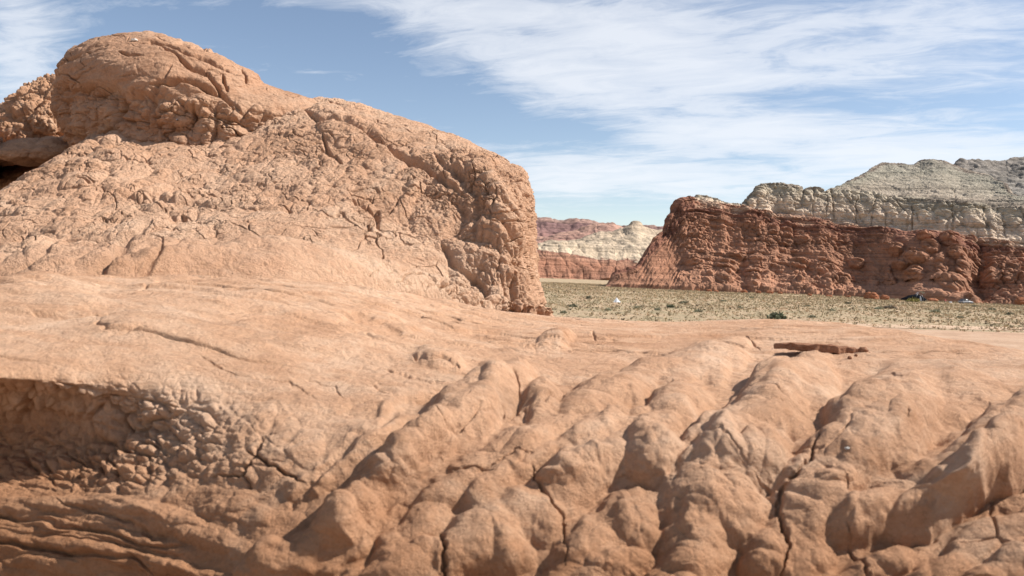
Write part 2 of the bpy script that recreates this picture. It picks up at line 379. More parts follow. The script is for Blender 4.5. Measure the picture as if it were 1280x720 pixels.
    Hl += km * (24 * f1 * (.7 + .8 * fbm(S3, 1 / 60, 2, off=71)) + 8 * f2_ - 14) * sstep(446, 505, Y + 10 * fbm(S3, 1 / 60, 2, off=44)) * sstep(622, 600, Yw)
    pl = gauss(X, Y, 325, 560, 62, 46)
    g1, ge, _ = lumps(warp(S3, 1 / 50, 14, off=6), 1 / 46, 5.3)
    Hl += np.clip(pl * 1.4, 0, 1) * 7 * g1
    for l in [(60, 628, 120, 13, 4, 8), (190, 640, 90, 14, -14, 8), (120, 664, 130, 12, -12, 8), (40, 655, 80, 9, 2, 6), (250, 670, 90, 16, -20, 8), (160, 700, 120, 14, -14, 9), (300, 640, 60, 18, -10, 6), (30, 712, 80, 14, 0, 9), (240, 712, 70, 10, -12, 7)]:
        Hl = ell(Hl, Xw, Yw, *l, p=.8, mode='add')
    wm = sstep(596, 630, Y) * sstep(450, 300, X)
    Hl += wm * (3 * fbm(np.stack([X * .35 + Y * .1, (Y - .12 * X) * 1.5, 0 * X], -1), 1 / 34, 4, off=2) )
    for pts, wd, dp in [([(-40, 640), (43, 650), (103, 655), (179, 682), (240, 686)], 3.0, 8), ([(70, 622), (146, 648), (190, 668), (230, 672)], 2.6, 6), ([(-40, 672), (20, 680), (60, 690), (160, 702), (190, 720)], 3.4, 10)]:
        Hl = carve(Hl, Xw, Yw, pts, wd, dp)
    Hl = ell(Hl, Xw, Yw, 70, 690, 90, 30, -8, 13, mode='add'); Hl = ell(Hl, Xw, Yw, 120, 640, 100, 16, -10, 7, mode='add')
    H = H + Hl
    # cracks placed by hand
    jx = fbm(S3, 1 / 14, 3, off=21) * 6 * wk; jy = fbm(S3, 1 / 14, 3, off=25) * 5 * wk
    Xc, Yc = X + jx, Y + jy
    cr_ = [([(540, 540), (556, 556), (572, 552), (600, 532), (640, 522), (672, 520), (700, 512), (704, 500), (720, 480)], 1.6, 6),
           ([(665, 585), (667, 610), (690, 640), (703, 655), (708, 720)], 2.0, 9), ([(556, 592), (590, 596), (618, 600)], 1.4, 5),
           ([(552, 668), (556, 700), (556, 760)], 2.6, 12), ([(1025, 545), (1010, 580), (975, 622), (970, 650), (985, 690), (968, 740)], 2.6, 14),
           ([(975, 622), (940, 605)], 1.8, 6), ([(1055, 668), (1075, 705), (1085, 740)], 2.0, 9),
           ([(265, 596), (306, 594), (326, 550), (338, 540)], 2.0, 11), ([(306, 594), (316, 615)], 1.5, 6), ([(306, 560), (340, 584), (385, 606)], 2.0, 10),
           ([(110, 500), (135, 525), (150, 537), (172, 530)], 1.8, 9), ([(250, 440), (300, 470)], 1.2, 4),
           ([(35, 386), (70, 392), (120, 388), (170, 388), (200, 385)], 2.2, 7), ([(30, 360), (90, 358), (150, 363), (190, 361)], 2.2, 6), ([(170, 362), (200, 349), (225, 350)], 1.4, 4),
           ([(135, 415), (165, 412), (182, 408)], 1.5, 5), ([(478, 458), (505, 468), (540, 478), (560, 480)], 1.8, 7), ([(508, 442), (520, 454), (560, 462), (575, 466)], 1.6, 8),
           ([(930, 418), (950, 440)], 1.4, 4), ([(1000, 425), (1015, 436)], 1.2, 3), ([(1060, 640), (1048, 600)], 1.3, 4),
           ([(930, 505), (980, 520), (1015, 512)], 1.0, 3), ([(1130, 555), (1138, 540), (1145, 536)], 1.2, 4), ([(600, 600), (640, 575), (665, 575)], 1.1, 4),
           ([(640, 480), (650, 500), (648, 512)], 1.2, 5), ([(440, 400), (480, 402), (520, 410)], 1.0, 2.5), ([(380, 470), (420, 480), (432, 500)], 1.0, 3),
           ([(300, 470), (360, 476), (400, 500)], 1.0, 3), ([(620, 430), (660, 440)], 1.2, 3), ([(740, 415), (745, 425)], 1.4, 3),
           ([(1080, 470), (1110, 485), (1130, 500)], 1.0, 3), ([(860, 560), (905, 575), (935, 600)], 1.2, 3)]
    for pts, wd, dp in cr_: H = carve(H, Xc, Yc, pts, wd, dp * 1.15)
    valleys = [([(380, 735), (440, 685), (490, 630), (530, 590), (575, 548)], 9, 14), ([(360, 640), (400, 592), (440, 555), (500, 512), (560, 486)], 8, 12),
               ([(1050, 640), (1120, 575), (1190, 535), (1240, 505)], 9, 11), ([(1010, 740), (1090, 680), (1190, 640), (1300, 585)], 20, 26), ([(640, 590), (700, 545), (790, 515), (850, 490)], 7, 9),
               ([(830, 620), (850, 580), (900, 530), (930, 500)], 7, 8), ([(700, 660), (760, 620), (800, 610)], 7, 8)]
    for pts, wd, dp in valleys: H = carve(H, Xw, Yw, pts, wd, dp * 1.05)
    # mid and fine relief, in metres
    smooth = np.clip(1 - gauss(X, Y, 250, 420, 330, 45) * .7 - gauss(X, Y, 900, 415, 400, 22) * .75, .12, 1)
    Pw = warp(P, 3, .05, off=1)
    b1 = fbm(Pw, 7, 4, .45, off=3) * .015 + fbm(P, 2.2, 2, off=8) * .025 + fbm(Pw, 15, 3, off=6) * .004 * sstep(400, 520, Y)
    f3, e3, _ = lumps(warp(P, 6, .04, off=7), 13, .7)
    f6, e6, _ = lumps(warp(P, 3, .10, off=61), 5.2, 6.7); b1 += (f6 - .6) * .017 * sstep(455, 520, Y) * sstep(360, 460, X + (Y - 500) * .4)
    b2 = (f3 - .6) * .007 * sstep(-.1, .35, fbm(P, 1.6, 2, off=13))
    _, _, _ = f3, e3, 0
    f5, e5, _ = lumps(warp(P * np.array([1, 1, 1]), 2.5, .16, off=17), 3.1, 1.7)
    crk = np.exp(-(e5 / .022) ** 2) * sstep(.32, .5, fbm(P, 1.3, 2, off=19)) * .012
    bed_or_shade = fbm(P * np.array([.9, 1.6, 9.0]), 3.2, 4, off=23) * .018 * (gauss(X, Y, 150, 400, 420, 60) + .25)
    bd = fbm(warp(P, 1.2, .12, off=64) * np.array([.45, 3.2, 7.0]), 1.3, 3, .5, off=63); top_ = sstep(470, 425, Y)
    bed_or_shade += -np.exp(-(bd / .018) ** 2) * .022 * top_ * sstep(.0, .3, fbm(P * np.array([.5, 1, 1]), 1.2, 2, off=66)) + top_ * .012 * np.tanh(bd * 9)
    fine = fbm(P, 38, 3, .6, off=29) * .0022 + fbm(P, 110, 2, .6, off=31) * .0007
    disp = H * D / F + (b1 + b2) * smooth - crk * smooth + bed_or_shade + fine
    disp *= sstep(13.0, 9.5, vs)[:, None] * .999 + .001
    P2 = P + N * disp[..., None]
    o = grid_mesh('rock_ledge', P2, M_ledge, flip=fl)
    tag(o, 'pale orange lumpy sandstone ledge in the foreground', None, kind='structure')
    return P2, X, Y
ledge = build_ledge()

# ------------------------------------------------------------------ the big knoll on the left
def build_knoll():
    us = np.linspace(-350, 840, int(1500 * Q))
    def row(pts): return [(p[0], p[0], p[1], p[2]) if len(p) == 3 else p for p in pts]
    S = row([(-350, 345, 11), (-150, 282, 12), (0, 236, 13), (40, 214, 13.5), (75, 192, 14), (110, 170, 15), (250, 152, 17), (340, 134, 17), (370, 128, 17), (400, 122, 17),
             (430, 125, 17), (480, 139, 16.6), (540, 160, 15.8), (590, 180, 15), (630, 199, 14.2), (650, 652, 209, 13.6), (680, 662, 226, 13.6), (740, 655, 250, 17), (840, 560, 300, 22)])
    R4 = row([(-350, 352, 10), (0, 255, 12), (110, 195, 13.5), (250, 175, 14.8), (400, 148, 15), (540, 182, 13.8), (590, 200, 12.9), (640, 638, 228, 12.3), (680, 665, 250, 12.8), (740, 658, 270, 16.5), (840, 560, 310, 22)])
    R3 = row([(-350, 358, 9.5), (0, 285, 10.8), (110, 235, 12), (250, 225, 12.8), (400, 205, 13), (540, 232, 12.4), (590, 255, 11.9), (640, 635, 275, 11.6), (680, 665, 295, 12.2), (740, 660, 310, 16), (840, 560, 340, 22)])
    R2 = row([(-350, 362, 9), (0, 318, 9.6), (110, 290, 10.3), (250, 280, 10.8), (400, 270, 11.2), (540, 295, 11.4), (590, 310, 11.3), (640, 637, 325, 11.2), (680, 668, 338, 11.8), (740, 665, 350, 16), (840, 560, 370, 22)])
    R1 = row([(-350, 370, 8.5), (0, 350, 8.7), (110, 340, 9.1), (250, 335, 9.4), (400, 335, 9.8), (540, 355, 10.6), (590, 368, 10.8), (640, 640, 376, 10.9), (680, 674, 383, 11.4), (740, 670, 400, 16), (840, 560, 410, 22)])
    B = row([(-350, 385, 6.6), (0, 372, 6.2), (150, 360, 6.4), (250, 358, 7.0), (400, 362, 7.9), (540, 392, 9.4), (640, 641, 425, 10.6), (680, 677, 430, 11), (740, 675, 440, 16), (840, 560, 450, 22)])
    B0 = row([(-350, 1100, 5.6), (400, 1050, 6.6), (640, 900, 9.2), (680, 682, 900, 9.6), (740, 675, 700, 15), (840, 560, 600, 22)])
    KS = [[(u, x - (q if u > 600 else 0), y + a, d + b) for u, x, y, d in S] for a, b, q in ((8, 1.6, 3), (30, 3.5, 10), (90, 6, 25), (220, 8, 45), (420, 10, 60))]
    G, vs = net([B0, B, R1, R2, R3, R4, S] + KS, us, [int(k * Q) for k in (30, 110, 200, 220, 220, 160, 24, 20, 14, 12, 12)])
    X, Y, D = G[..., 0], G[..., 1], G[..., 2]
    P = unproj(X, Y, D); N = normals(P)
    fl = (N * (CAM - P)).sum(-1)[200:800].mean() < 0
    if fl: N = -N
    face = sstep(430, 560, X + (Y - 260) * .35)                    # steep right-hand face
    sheet = np.clip(gauss(X, Y, 450, 352, 170, 60) * 1.25 * sstep(600, 540, X + (Y - 350) * .6) + gauss(X, Y, 560, 165, 130, 30) * .8 + gauss(X, Y, 380, 300, 110, 30) * .5 + .45 * sstep(5.3, 6, vs)[:, None], 0, 1)
    left = sstep(420, 250, X)
    A = lambda v: np.array(v, float)
    ct, st = math.cos(math.radians(38)), math.sin(math.radians(38))
    Pr = np.stack([P[..., 0] * ct - P[..., 2] * st, P[..., 1] * .7, (P[..., 0] * st + P[..., 2] * ct)], -1)
    # left slope: blocky lumps running down to the left
    l1, a1, i1 = lumps(warp(Pr * A([1, 1, .62]), .8, .35, off=2), 1.5, .3)
    l2, a2, i2 = lumps(warp(Pr * A([1, 1, .75]), 2.2, .10, off=6), 3.6, 1.3)
    l3, a3, i3 = lumps(warp(Pr * A([1, 1, .8]), 5, .07, off=9), 8.5, 4.3)
    dl = .20 * (l1 - .6) + .085 * (l2 - .6) * (.4 + i1) + .028 * (l3 - .6) * (.3 + 1.2 * i2)
    # right face: drips and popcorn, drawn out downwards
    f1, b1, j1 = lumps(warp(P * A([1, 1, .42]), .9, .35, off=12), 1.9, 7.3)
    f2, b2, j2 = lumps(warp(P * A([1, 1, .55]), 2.6, .16, off=16), 5.2, 2.3)
    f3, b3, j3 = lumps(warp(P * A([1, 1, .6]), 7, .05, off=19), 13, 5.3)
    df = .19 * (f1 - .6) + .07 * (f2 - .6) * (.4 + j1) + .036 * (f3 - .6) * (.3 + 1.2 * j2)
    mid = .05 * (l1 - .6) + .05 * (l2 - .6) + .018 * (l3 - .6)
    d_ = dl * left + df * face + (1 - np.clip(left + face, 0, 1)) * (.09 * (f1 - .6) + .075 * (l2 - .6) + .03 * (l3 - .6))
    d_ = d_ * (.60 + .25 * face) * (1 - .93 * sheet) + mid * sheet * .35
    # meandering cracks, in patches
    c1, e1, _ = lumps(warp(P * A([1, 1, 1.2]), 1.6, .35, off=22), 1.15, 8.3)
    c2, e2, _ = lumps(warp(P * A([1, 1, 1.2]), 3.0, .2, off=26), 2.6, 9.3)
    ck = np.exp(-(e1 / .012) ** 2) * .11 * sstep(-.25, .1, fbm(P, .7, 2, off=33)) + np.exp(-(e2 / .022) ** 2) * .08 * sstep(-.05, .2, fbm(P, 1.1, 2, off=36))
    # hand-placed furrows and steps
    S3 = np.stack([X, Y, np.zeros_like(X)], -1)
    Xw = X + 9 * fbm(S3, 1 / 40, 3, off=4); Yw = Y + 8 * fbm(S3, 1 / 40, 3, off=14)
    H = np.zeros_like(X)
    for l in [(600, 232, 34, 44, 60, 9), (625, 270, 26, 44, 80, 6), (575, 215, 24, 18, 40, 9), (440, 165, 60, 22, -28, 10), (60, 318, 28, 36, 50, 6)]:
        H = ell(H, Xw, Yw, *l, p=.7)
    for pts, wd, dp in [([(370, 135), (395, 150), (430, 152), (475, 172), (500, 190), (540, 215), (560, 232), (590, 250)], 4, 14),
                        ([(545, 190), (560, 212), (590, 235), (600, 260), (590, 300)], 6, 11), ([(405, 165), (415, 190), (430, 200)], 2, 8), ([(550, 300), (570, 330), (600, 350), (620, 392)], 4, 9),
                        ([(590, 240), (620, 240)], 5, 9), ([(640, 330), (650, 392)], 2.4, 8), ([(140, 240), (200, 246), (260, 250), (340, 262)], 2.2, 8), ([(20, 330), (90, 290), (160, 262)], 5, 9),
                        ([(440, 250), (470, 262), (480, 290)], 2, 8), ([(110, 345), (140, 310), (190, 280)], 6, 12), ([(180, 345), (205, 300)], 4, 10), ([(660, 310), (657, 345)], 2, 12)]:
        H = carve(H, Xw, Yw, pts, wd, dp)
    fine = fbm(P, 16, 4, .6, off=41) * .018 * (1 - .5 * sheet) + fbm(P, 1.0, 3, off=43) * .10
    bed_or_shade = fbm(P * A([.5, .5, 5]), 1.3, 3, off=45) * .03
    c3, e3, _ = lumps(warp(P * A([1, 1, 1.1]), 6, .09, off=52), 5.5, 3.3)
    ck += np.exp(-(e3 / .03) ** 2) * .022 * sstep(0, .3, fbm(P, 1.7, 2, off=55))
    ck *= np.maximum(sstep(1.3, 2.0, vs)[:, None], face); d_ *= np.maximum(.78 + .22 * sstep(1.0, 1.7, vs)[:, None], face)
    disp = d_ - ck * (1 - .3 * sheet) + fine + bed_or_shade + H * D / F
    disp *= (sstep(0, 1, vs) * sstep(11, 8, vs) * .95 + .05)[:, None]
    P2 = P + N * disp[..., None]
    o = grid_mesh('rock_hill', P2, M_knoll, flip=fl)
    tag(o, 'large rounded orange mudstone knoll behind the ledge, cracked all over', None, kind='structure')
build_knoll()

def blob_rock(name, outline, cen, d0, rad, mat, dispfn, n=(260, 700), back=1.0, flat=None):
    """a rock inflated from its outline with real thickness: cen picture centre, d0 distance, rad half-depth (m)"""
    o = np.array(outline, float); ang = np.unwrap(np.arctan2(o[:, 1] - cen[1], o[:, 0] - cen[0]))
    r = np.hypot(o[:, 0] - cen[0], o[:, 1] - cen[1])
    if ang[-1] < ang[0]: ang, r = ang[::-1], r[::-1]
    ang = np.concatenate([ang[-2:] - 2 * math.pi, ang, ang[:2] + 2 * math.pi]); r = np.concatenate([r[-2:], r, r[:2]])
    th = np.linspace(ang[2], ang[2] + 2 * math.pi, int(n[1] * Q))
    R = hermite(ang, r, th)[:, 0]; ph = np.linspace(0.004, math.pi - .004, int(n[0] * Q))[:, None]
    s = np.sin(ph) ** .85; c = np.cos(ph)
    X = cen[0] + R * s * np.cos(th); Y = cen[1] + R * s * np.sin(th)
    D = d0 - rad * np.where(c > 0, c, c * back) * np.ones_like(R)
    P = unproj(X, Y, D); N = normals(P)
    N[:, 0] = N[:, -1] = (N[:, 0] + N[:, -1]) / 2
    fl = (N * (CAM - P)).sum(-1)[20:80].mean() < 0
    if fl: N = -N
    disp = dispfn(P, X, Y, D); disp[:, -1] = disp[:, 0]
    k = np.minimum(np.arange(disp.shape[0]) / 6, 1)[:, None]; disp = disp * k + disp.mean(1, keepdims=True) * (1 - k)
    return grid_mesh(name, P + N * disp[..., None], mat, flip=fl)
A3 = lambda *v: np.array(v, float)
def dome_disp(P, X, Y, D):
    S3 = np.stack([X, Y, 0 * X], -1)
    cap = sstep(128, 108, Y - (X - 200) * .12 + 9 * fbm(S3, 1 / 40, 2, off=2))
    l1, a1, i1 = lumps(warp(P * A3(1, 1, .8), 1.2, .25, off=2), 1.6, .3); l2, a2, i2 = lumps(warp(P, 3, .12, off=4), 3.8, 2.3)
    l3, _, _ = lumps(warp(P, 6, .06, off=6), 9, 4.3)
    low = .24 * (l1 - .5) + .09 * (l2 - .6) + .03 * (l3 - .6)
    bed_or_shade = fbm(warp(P, .8, .3, off=8) * A3(.45, .45, 2.6), 1.5, 4, .55, off=11) * .10
    H = np.zeros_like(X); Xw = X + 6 * fbm(S3, 1 / 25, 3, off=5); Yw = Y + 5 * fbm(S3, 1 / 25, 3, off=9)
    H = ell(H, Xw, Yw, 175, 80, 120, 40, -4, 9, p=.6)
    for pts, wd, dp in [([(175, 60), (210, 62), (235, 72), (260, 82), (300, 96)], 1.6, 7), ([(190, 50), (240, 60), (290, 78)], 1.3, 5), ([(195, 62), (215, 72), (235, 88), (262, 96), (280, 120), (292, 140)], 1.8, 8),
                        ([(150, 72), (185, 78)], 1.3, 5), ([(70, 90), (105, 72)], 1.5, 6), ([(190, 108), (230, 104), (280, 118), (300, 140)], 2.5, 8), ([(278, 95), (285, 112)], 1.5, 7), ([(300, 85), (312, 104)], 1.4, 6),
                        ([(68, 120), (80, 145), (95, 160)], 3, 7), ([(215, 88), (190, 120), (180, 150)], 3, 4), ([(245, 130), (235, 160)], 2, 6), ([(150, 120), (140, 160)], 4, 8)]:
        H = carve(H, Xw, Yw, pts, wd * 1.15, dp * 1.9)
    H -= 14 * gauss(X, Y, 120, 112, 40, 18)
    c1, e1, _ = lumps(warp(P * A3(1, 1, 2), 1.5, .3, off=12), 1.2, 8.3)
    ck = np.exp(-(e1 / .014) ** 2) * .09 * sstep(-.1, .15, fbm(P, .8, 2, off=15))
    return bed_or_shade + low * (1 - cap) + .018 * (l2 - .6) * cap + H * D / F - ck + fbm(P, 12, 4, .6, off=17) * .012
blobd = blob_rock('rock_dome', [(66, 118), (67, 98), (72, 85), (88, 70), (110, 58), (150, 49), (190, 46), (230, 55), (270, 69), (310, 86), (322, 94), (328, 103), (352, 113), (390, 126), (410, 150),
                                (390, 200), (300, 250), (180, 265), (120, 240), (88, 180)], (222, 150), 16.9, 2.1, M_dome, dome_disp, (420, 1400), back=1.6)
tag(blobd, 'smooth brown sandstone cap on top of the knoll, domed and creased', None, kind='structure')
def rough_disp(f, a, zs=.7, lay=.06):
    def fn(P, X, Y, D):
        l1, _, i1 = lumps(warp(P * A3(1, 1, zs), f * .7, .3 / f, off=2), f, .3); l2, _, _ = lumps(warp(P * A3(1, 1, zs), f * 1.8, .12 / f, off=4), f * 2.6, 2.3)
        l3, _, _ = lumps(P * A3(1, 1, zs), f * 6, 4.3)
        return a * ((l1 - .6) + .45 * (l2 - .6) + .2 * (l3 - .6)) + fbm(P * A3(.4, .4, 3), f, 3, off=9) * lay + fbm(P, f * 8, 3, .6, off=13) * a * .1
    return fn
o = blob_rock('rock_outcrop', [(-90, 190), (-80, 160), (-30, 142), (0, 132), (15, 118), (22, 113), (32, 104), (45, 99), (55, 94), (66, 91), (90, 100), (110, 150), (100, 200), (20, 215)],
              (20, 160), 21.5, 2.0, M_knoll, rough_disp(1.5, .28), (240, 700), back=1.5)
tag(o, 'rough knobbly orange outcrop behind the knoll at the left edge', None, kind='structure')
o = blob_rock('rock_shelf', [(-160, 190), (-60, 174), (0, 172), (50, 173), (85, 172), (110, 185), (95, 205), (30, 208), (0, 207), (-60, 212), (-140, 215)],
              (-20, 190), 18.5, 1.6, M_knoll, rough_disp(.9, .10, .5, .12), (160, 500), back=2)
tag(o, 'smooth shelf of rock below the knobbly outcrop, undercut and shaded', None, kind='structure')
o = blob_rock('rock_foot', [(-200, 230), (-60, 200), (30, 196), (90, 190), (120, 230), (80, 300), (-60, 320), (-190, 300)],
              (-30, 250), 20.5, 1.2, M_dome, rough_disp(1.1, .12), (100, 300), back=2)
tag(o, 'dark shaded rock in the hollow beneath the shelf', None, kind='structure')

# ------------------------------------------------------------------ cliffs
def strata_mat(name, ramp_stops, scale=1.0, bump=1.2, maxlay=4.0):
    mt, m = newmat(name)
    t = m.n('ShaderNodeTexCoord').outputs['Object']
    lay = attr_node(m, 'layer').outputs['Fac']
    wob = m.math('SUBTRACT', m.noise(m.vmul(t, (.035 * scale, .035 * scale, .11 * scale)), 1.0, 6, .65, .4), 0.5)
    l2 = m.math('DIVIDE', m.math('ADD', lay, m.math('MULTIPLY', wob, .75)), maxlay)
    col = m.ramp(l2, ramp_stops)
    band = m.ramp(m.noise(m.vmul(t, (.008 * scale, .008 * scale, .75 * scale)), 1.0, 6, .75, .25), [(0.36, .50), (0.48, .95), (0.62, 1.22)])
    col = m.mix(0.85, col, band, 'MULTIPLY')
    blot = m.ramp(m.noise(t, .13 * scale, 8, .72, .5), [(0.34, .66), (0.52, 1.0), (0.66, 1.22)])
    col = m.mix(0.9, col, blot, 'MULTIPLY')
    finish(m, col, m.noise(t, .55 * scale, 10, .72), bump)
    return mt
RED, RED2, DRED = (.43, .22, .135), (.365, .18, .11), (.22, .095, .065)
CREAM, GREY, DGREY = (.67, .515, .38), (.41, .335, .255), (.14, .105, .085)
M_cliff = strata_mat('cliff_strata', [(0, RED), (.20, RED2), (.226, DRED), (.236, RED2), (.250, (.50, .32, .22)), (.272, CREAM), (.36, CREAM), (.47, (.46, .385, .285)), (.492, (.40, .335, .25)), (.502, (.24, .19, .145)), (.52, GREY), (.70, (.345, .31, .24)), (.735, (.32, .28, .22)), (.744, DGREY), (.78, GREY)])

def build_cliff():
    us = np.linspace(757, 1720, int(1700 * Q))
    def hz(x): return 340 + .035 * (x - 640)
    base = [(757, 357.5), (800, 359), (850, 361.5), (900, 363.5), (1000, 368), (1100, 373), (1200, 379), (1280, 382), (1400, 390), (1720, 412)]
    redt = [(757, 357), (763, 349), (766, 343), (776, 341), (797, 334), (803, 326), (808, 318), (815, 305), (826, 294), (835, 284), (839, 276), (846, 266), (851, 258), (858, 254), (870, 252), (900, 257), (930, 262), (960, 266), (1000, 272), (1070, 284), (1138, 293), (1196, 297), (1280, 303), (1450, 312), (1720, 330)]
    crt = redt[:14] + [(866, 252.5), (872, 247), (882, 246), (894, 251), (904, 253.5), (912, 257), (928, 258.5), (936, 251), (942, 243), (948, 234), (955, 230.5), (975, 231), (992, 233), (1000, 235), (1003, 243), (1010, 237.5), (1022, 236), (1030, 241), (1038, 237), (1090, 243), (1170, 250), (1200, 255), (1280, 261), (1450, 268), (1720, 285)]
    cap = crt[:-6] + [(1043, 236), (1060, 230), (1075, 222), (1092, 212), (1105, 205), (1122, 205.5), (1142, 207), (1150, 203), (1165, 201), (1180, 203), (1190, 207), (1212, 214), (1238, 220), (1252, 230), (1266, 244), (1300, 249), (1450, 255), (1720, 270)]
    ip = lambda t, x: np.interp(x, [p[0] for p in t], [p[1] for p in t])
    U = us
    db = hermite([757, 900, 1000, 1100, 1200, 1280, 1450, 1720], [345, 328, 318, 304, 276, 262, 240, 205], U)[:, 0]
    rb = ip(base, U); rr = ip(redt, U); rc = ip(crt, U); rk = ip(cap, U)
    # push the surface back with height; the spur's left slope keeps near one distance
    hpx = np.clip(rb - rr, 0, 200) / 80
    rows = []
    def add(py, dd): rows.append(np.stack([U, py, dd], -1))
    add(rb + 14, db - 3); add(rb, db)
    add(rb * .80 + rr * .20, db + 2 + 10 * hpx); add(rb * .5 + rr * .5, db + 4 + 16 * hpx); add(rb * .18 + rr * .82, db + 6 + 24 * hpx); add(rr, db + 7 + 30 * hpx)
    k = np.clip((rr - rc) / 40, 0, 1.3)
    add(rr * .4 + rc * .6, db + 8 + 30 * hpx + 5 * k); add(rc, db + 9 + 32 * hpx + 9 * k)
    m = np.clip((rc - rk) / 30, 0, 1.5)
    add(rc * .93 + rk * .07, db + 10 + 32 * hpx + 9 * k + 12 * m); add(rk, db + 11 + 32 * hpx + 10 * k + 60 * m)
    add(rk + 1.5, db + 25 + 32 * hpx + 10 * k + 90 * m); add(rb - 2, db + 140 + 60 * m)
    R = np.stack(rows); segs = [6, 50, 90, 100, 60, 70, 70, 20, 90, 14, 8]
    segs = [max(3, int(s * Q * 1.15)) for s in segs]
    lays = [0, 0, .2, .5, .82, 1, 1.6, 2.0, 2.08, 3.0, 3.1, 3.3]
    vs = np.concatenate([np.linspace(i, i + 1, n, endpoint=False) for i, n in enumerate(segs)] + [[len(rows) - 1.0]])
    k0 = np.clip(np.floor(vs).astype(int), 0, len(rows) - 2); t = (vs - k0)[:, None, None]
    G = R[k0] * (1 - t) + R[k0 + 1] * t
    lay = np.interp(vs, range(len(lays)), lays)[:, None] * np.ones(len(us)); lay = np.where(((rr - rc) < 2.0)[None], np.minimum(lay, .84), lay)
    X, Y, D = G[..., 0], G[..., 1], G[..., 2]
    P = unproj(X, Y, D)
    # smooth normals from a blurred copy, mostly facing out of the cliff
    N = normals(P); fl = (N * (CAM - P)).sum(-1)[60:400].mean() < 0
    if fl: N = -N
    N[..., 2] = N[..., 2] * .5; N[..., 1] -= .35; N /= np.linalg.norm(N, axis=-1, keepdims=True)
    for _ in range(30): N[:, 1:-1] = (N[:, :-2] + 2 * N[:, 1:-1] + N[:, 2:]) / 4
    # height above the red/cream contact, so that beds follow the dip
    zr = P[np.argmin(np.abs(vs - 5)), :, 2][None, :]
    hz_ = P[..., 2] - zr
    B3 = np.stack([P[..., 0], P[..., 1], hz_], -1)
    red = sstep(1.12, .96, lay); cream = sstep(.96, 1.12, lay) * sstep(2.1, 1.98, lay); top = sstep(1.98, 2.1, lay)
    # buttresses and gullies
    gl = fbm(P * A3(1, .3, .12), 1 / 26, 3, .5, off=2, ridged=True)
    gm = fbm(P * A3(1, .3, .22), 1 / 9, 3, .55, off=6)
    # bedding: ledges with rounded fronts
    bw = hz_ + 1.6 * fbm(P, 1 / 18, 2, off=9)
    s1 = np.abs(np.sin(bw / 3.1 * math.pi + 1.5 * fbm(B3 * A3(.2, .2, 1), 1 / 8, 2, off=11))) ** .6
    s2 = fbm(B3 * A3(.08, .08, 1), .55, 4, .6, off=13)
    l1, e1, i1 = lumps(warp(B3 * A3(1, .5, .8), 1 / 7, 2.5, off=3), 1 / 6.0, .3)
    l2, e2, i2 = lumps(warp(B3 * A3(1, .5, 1.1), 1 / 3, .9, off=5), 1 / 2.4, 1.3)
    l3, e3, i3 = lumps(B3 * A3(1, .5, 1.2), 1 / 1.1, 2.3)
    patch = sstep(-.15, .3, fbm(P * A3(1, .4, 1), 1 / 30, 2, off=15))
    vj = fbm(P * A3(1, .4, .10), 1 / 6.5, 4, .6, off=27, ridged=True)
    dr = 5.0 * gl + 2.2 * gm + (1.1 * s1 + 1.6 * s2) * (1 - .3 * patch) + 2.0 * vj + patch * (2.4 * (l1 - .55) + 1.6 * (l2 - .55)) + .6 * (l2 - .5) + .4 * (l3 - .5)
    j1 = worley(P * A3(1, .5, .12), 1 / 11, 3.3); je = np.exp(-((j1[1] - j1[0]) / .05) ** 2)
    dc = 2.2 * gl + 1.6 * gm + 1.0 * s2 + 2.2 * (l1 - .55) * (1 - .3 * patch) + .8 * (l2 - .55) + .3 * (l3 - .5) - 1.1 * je
    rill = fbm(P * A3(1, .25, .1), 1 / 5, 4, .6, off=21, ridged=True)
    dt = 1.3 * rill + 3.0 * gl * .5 + .45 * s2 + .5 * (l3 - .5)
    dr = dr * .78 + 1.4 * fbm(B3 * A3(.04, .04, 1), .9, 3, .6, off=37) * sstep(.6, .85, lay); disp = dr * red + dc * cream + dt * top
    # hoodoos and knobs standing out of the wall, placed as in the photograph
    H = np.zeros_like(X); S3 = np.stack([X, Y, 0 * X], -1)
    Xw = X + 3.2 * fbm(S3, 1 / 9, 2, off=1); Yw = Y + 1.5 * fbm(S3, 1 / 9, 2, off=5)
    for l in [(908, 335, 15, 12), (906, 348, 13, 10), (918, 322, 13, 8), (941, 343, 13, 10), (942, 355, 11, 10), (944, 326, 10, 6), (957, 330, 7, 10), (957, 348, 8, 9), (957, 359, 6, 7), (952, 292, 6, 14), (950, 312, 7, 8),
              (966, 294, 9, 15), (982, 290, 8, 13), (985, 304, 8, 6), (966, 318, 6, 9), (1004, 301, 8, 5), (1030, 297, 8, 7), (1040, 300, 6, 9), (998, 332, 13, 9), (1000, 345, 10, 8), (998, 358, 10, 8), (1010, 352, 7, 10), (1028, 340, 10, 6),
              (1034, 355, 12, 9), (1025, 328, 9, 5), (884, 350, 10, 10), (870, 352, 8, 8), (868, 330, 14, 5), (1112, 346, 6, 10), (1112, 355, 9, 6), (1122, 318, 12, 8), (1108, 312, 8, 6), (1148, 352, 16, 11), (1150, 330, 20, 9),
              (1168, 320, 12, 9), (1188, 308, 13, 9), (1198, 325, 12, 9), (1205, 338, 10, 12), (1182, 340, 7, 14), (1160, 305, 12, 6), (1130, 336, 14, 7), (1190, 360, 22, 12), (1090, 355, 8, 8), (1052, 350, 12, 8), (1070, 330, 10, 7), (1238, 345, 14, 14), (1262, 340, 12, 18)]:
        H = np.maximum(H, ell(np.zeros_like(H), Xw, Yw, l[0], l[1], l[2], l[3], 0, min(l[2], 12) * 1.15, p=.5))
    H *= (1 + .22 * s2 + .25 * (l2 - .5) + .16 * np.sin(hz_ * 2.3 + 2 * fbm(P, 1 / 12, 2, off=31)))
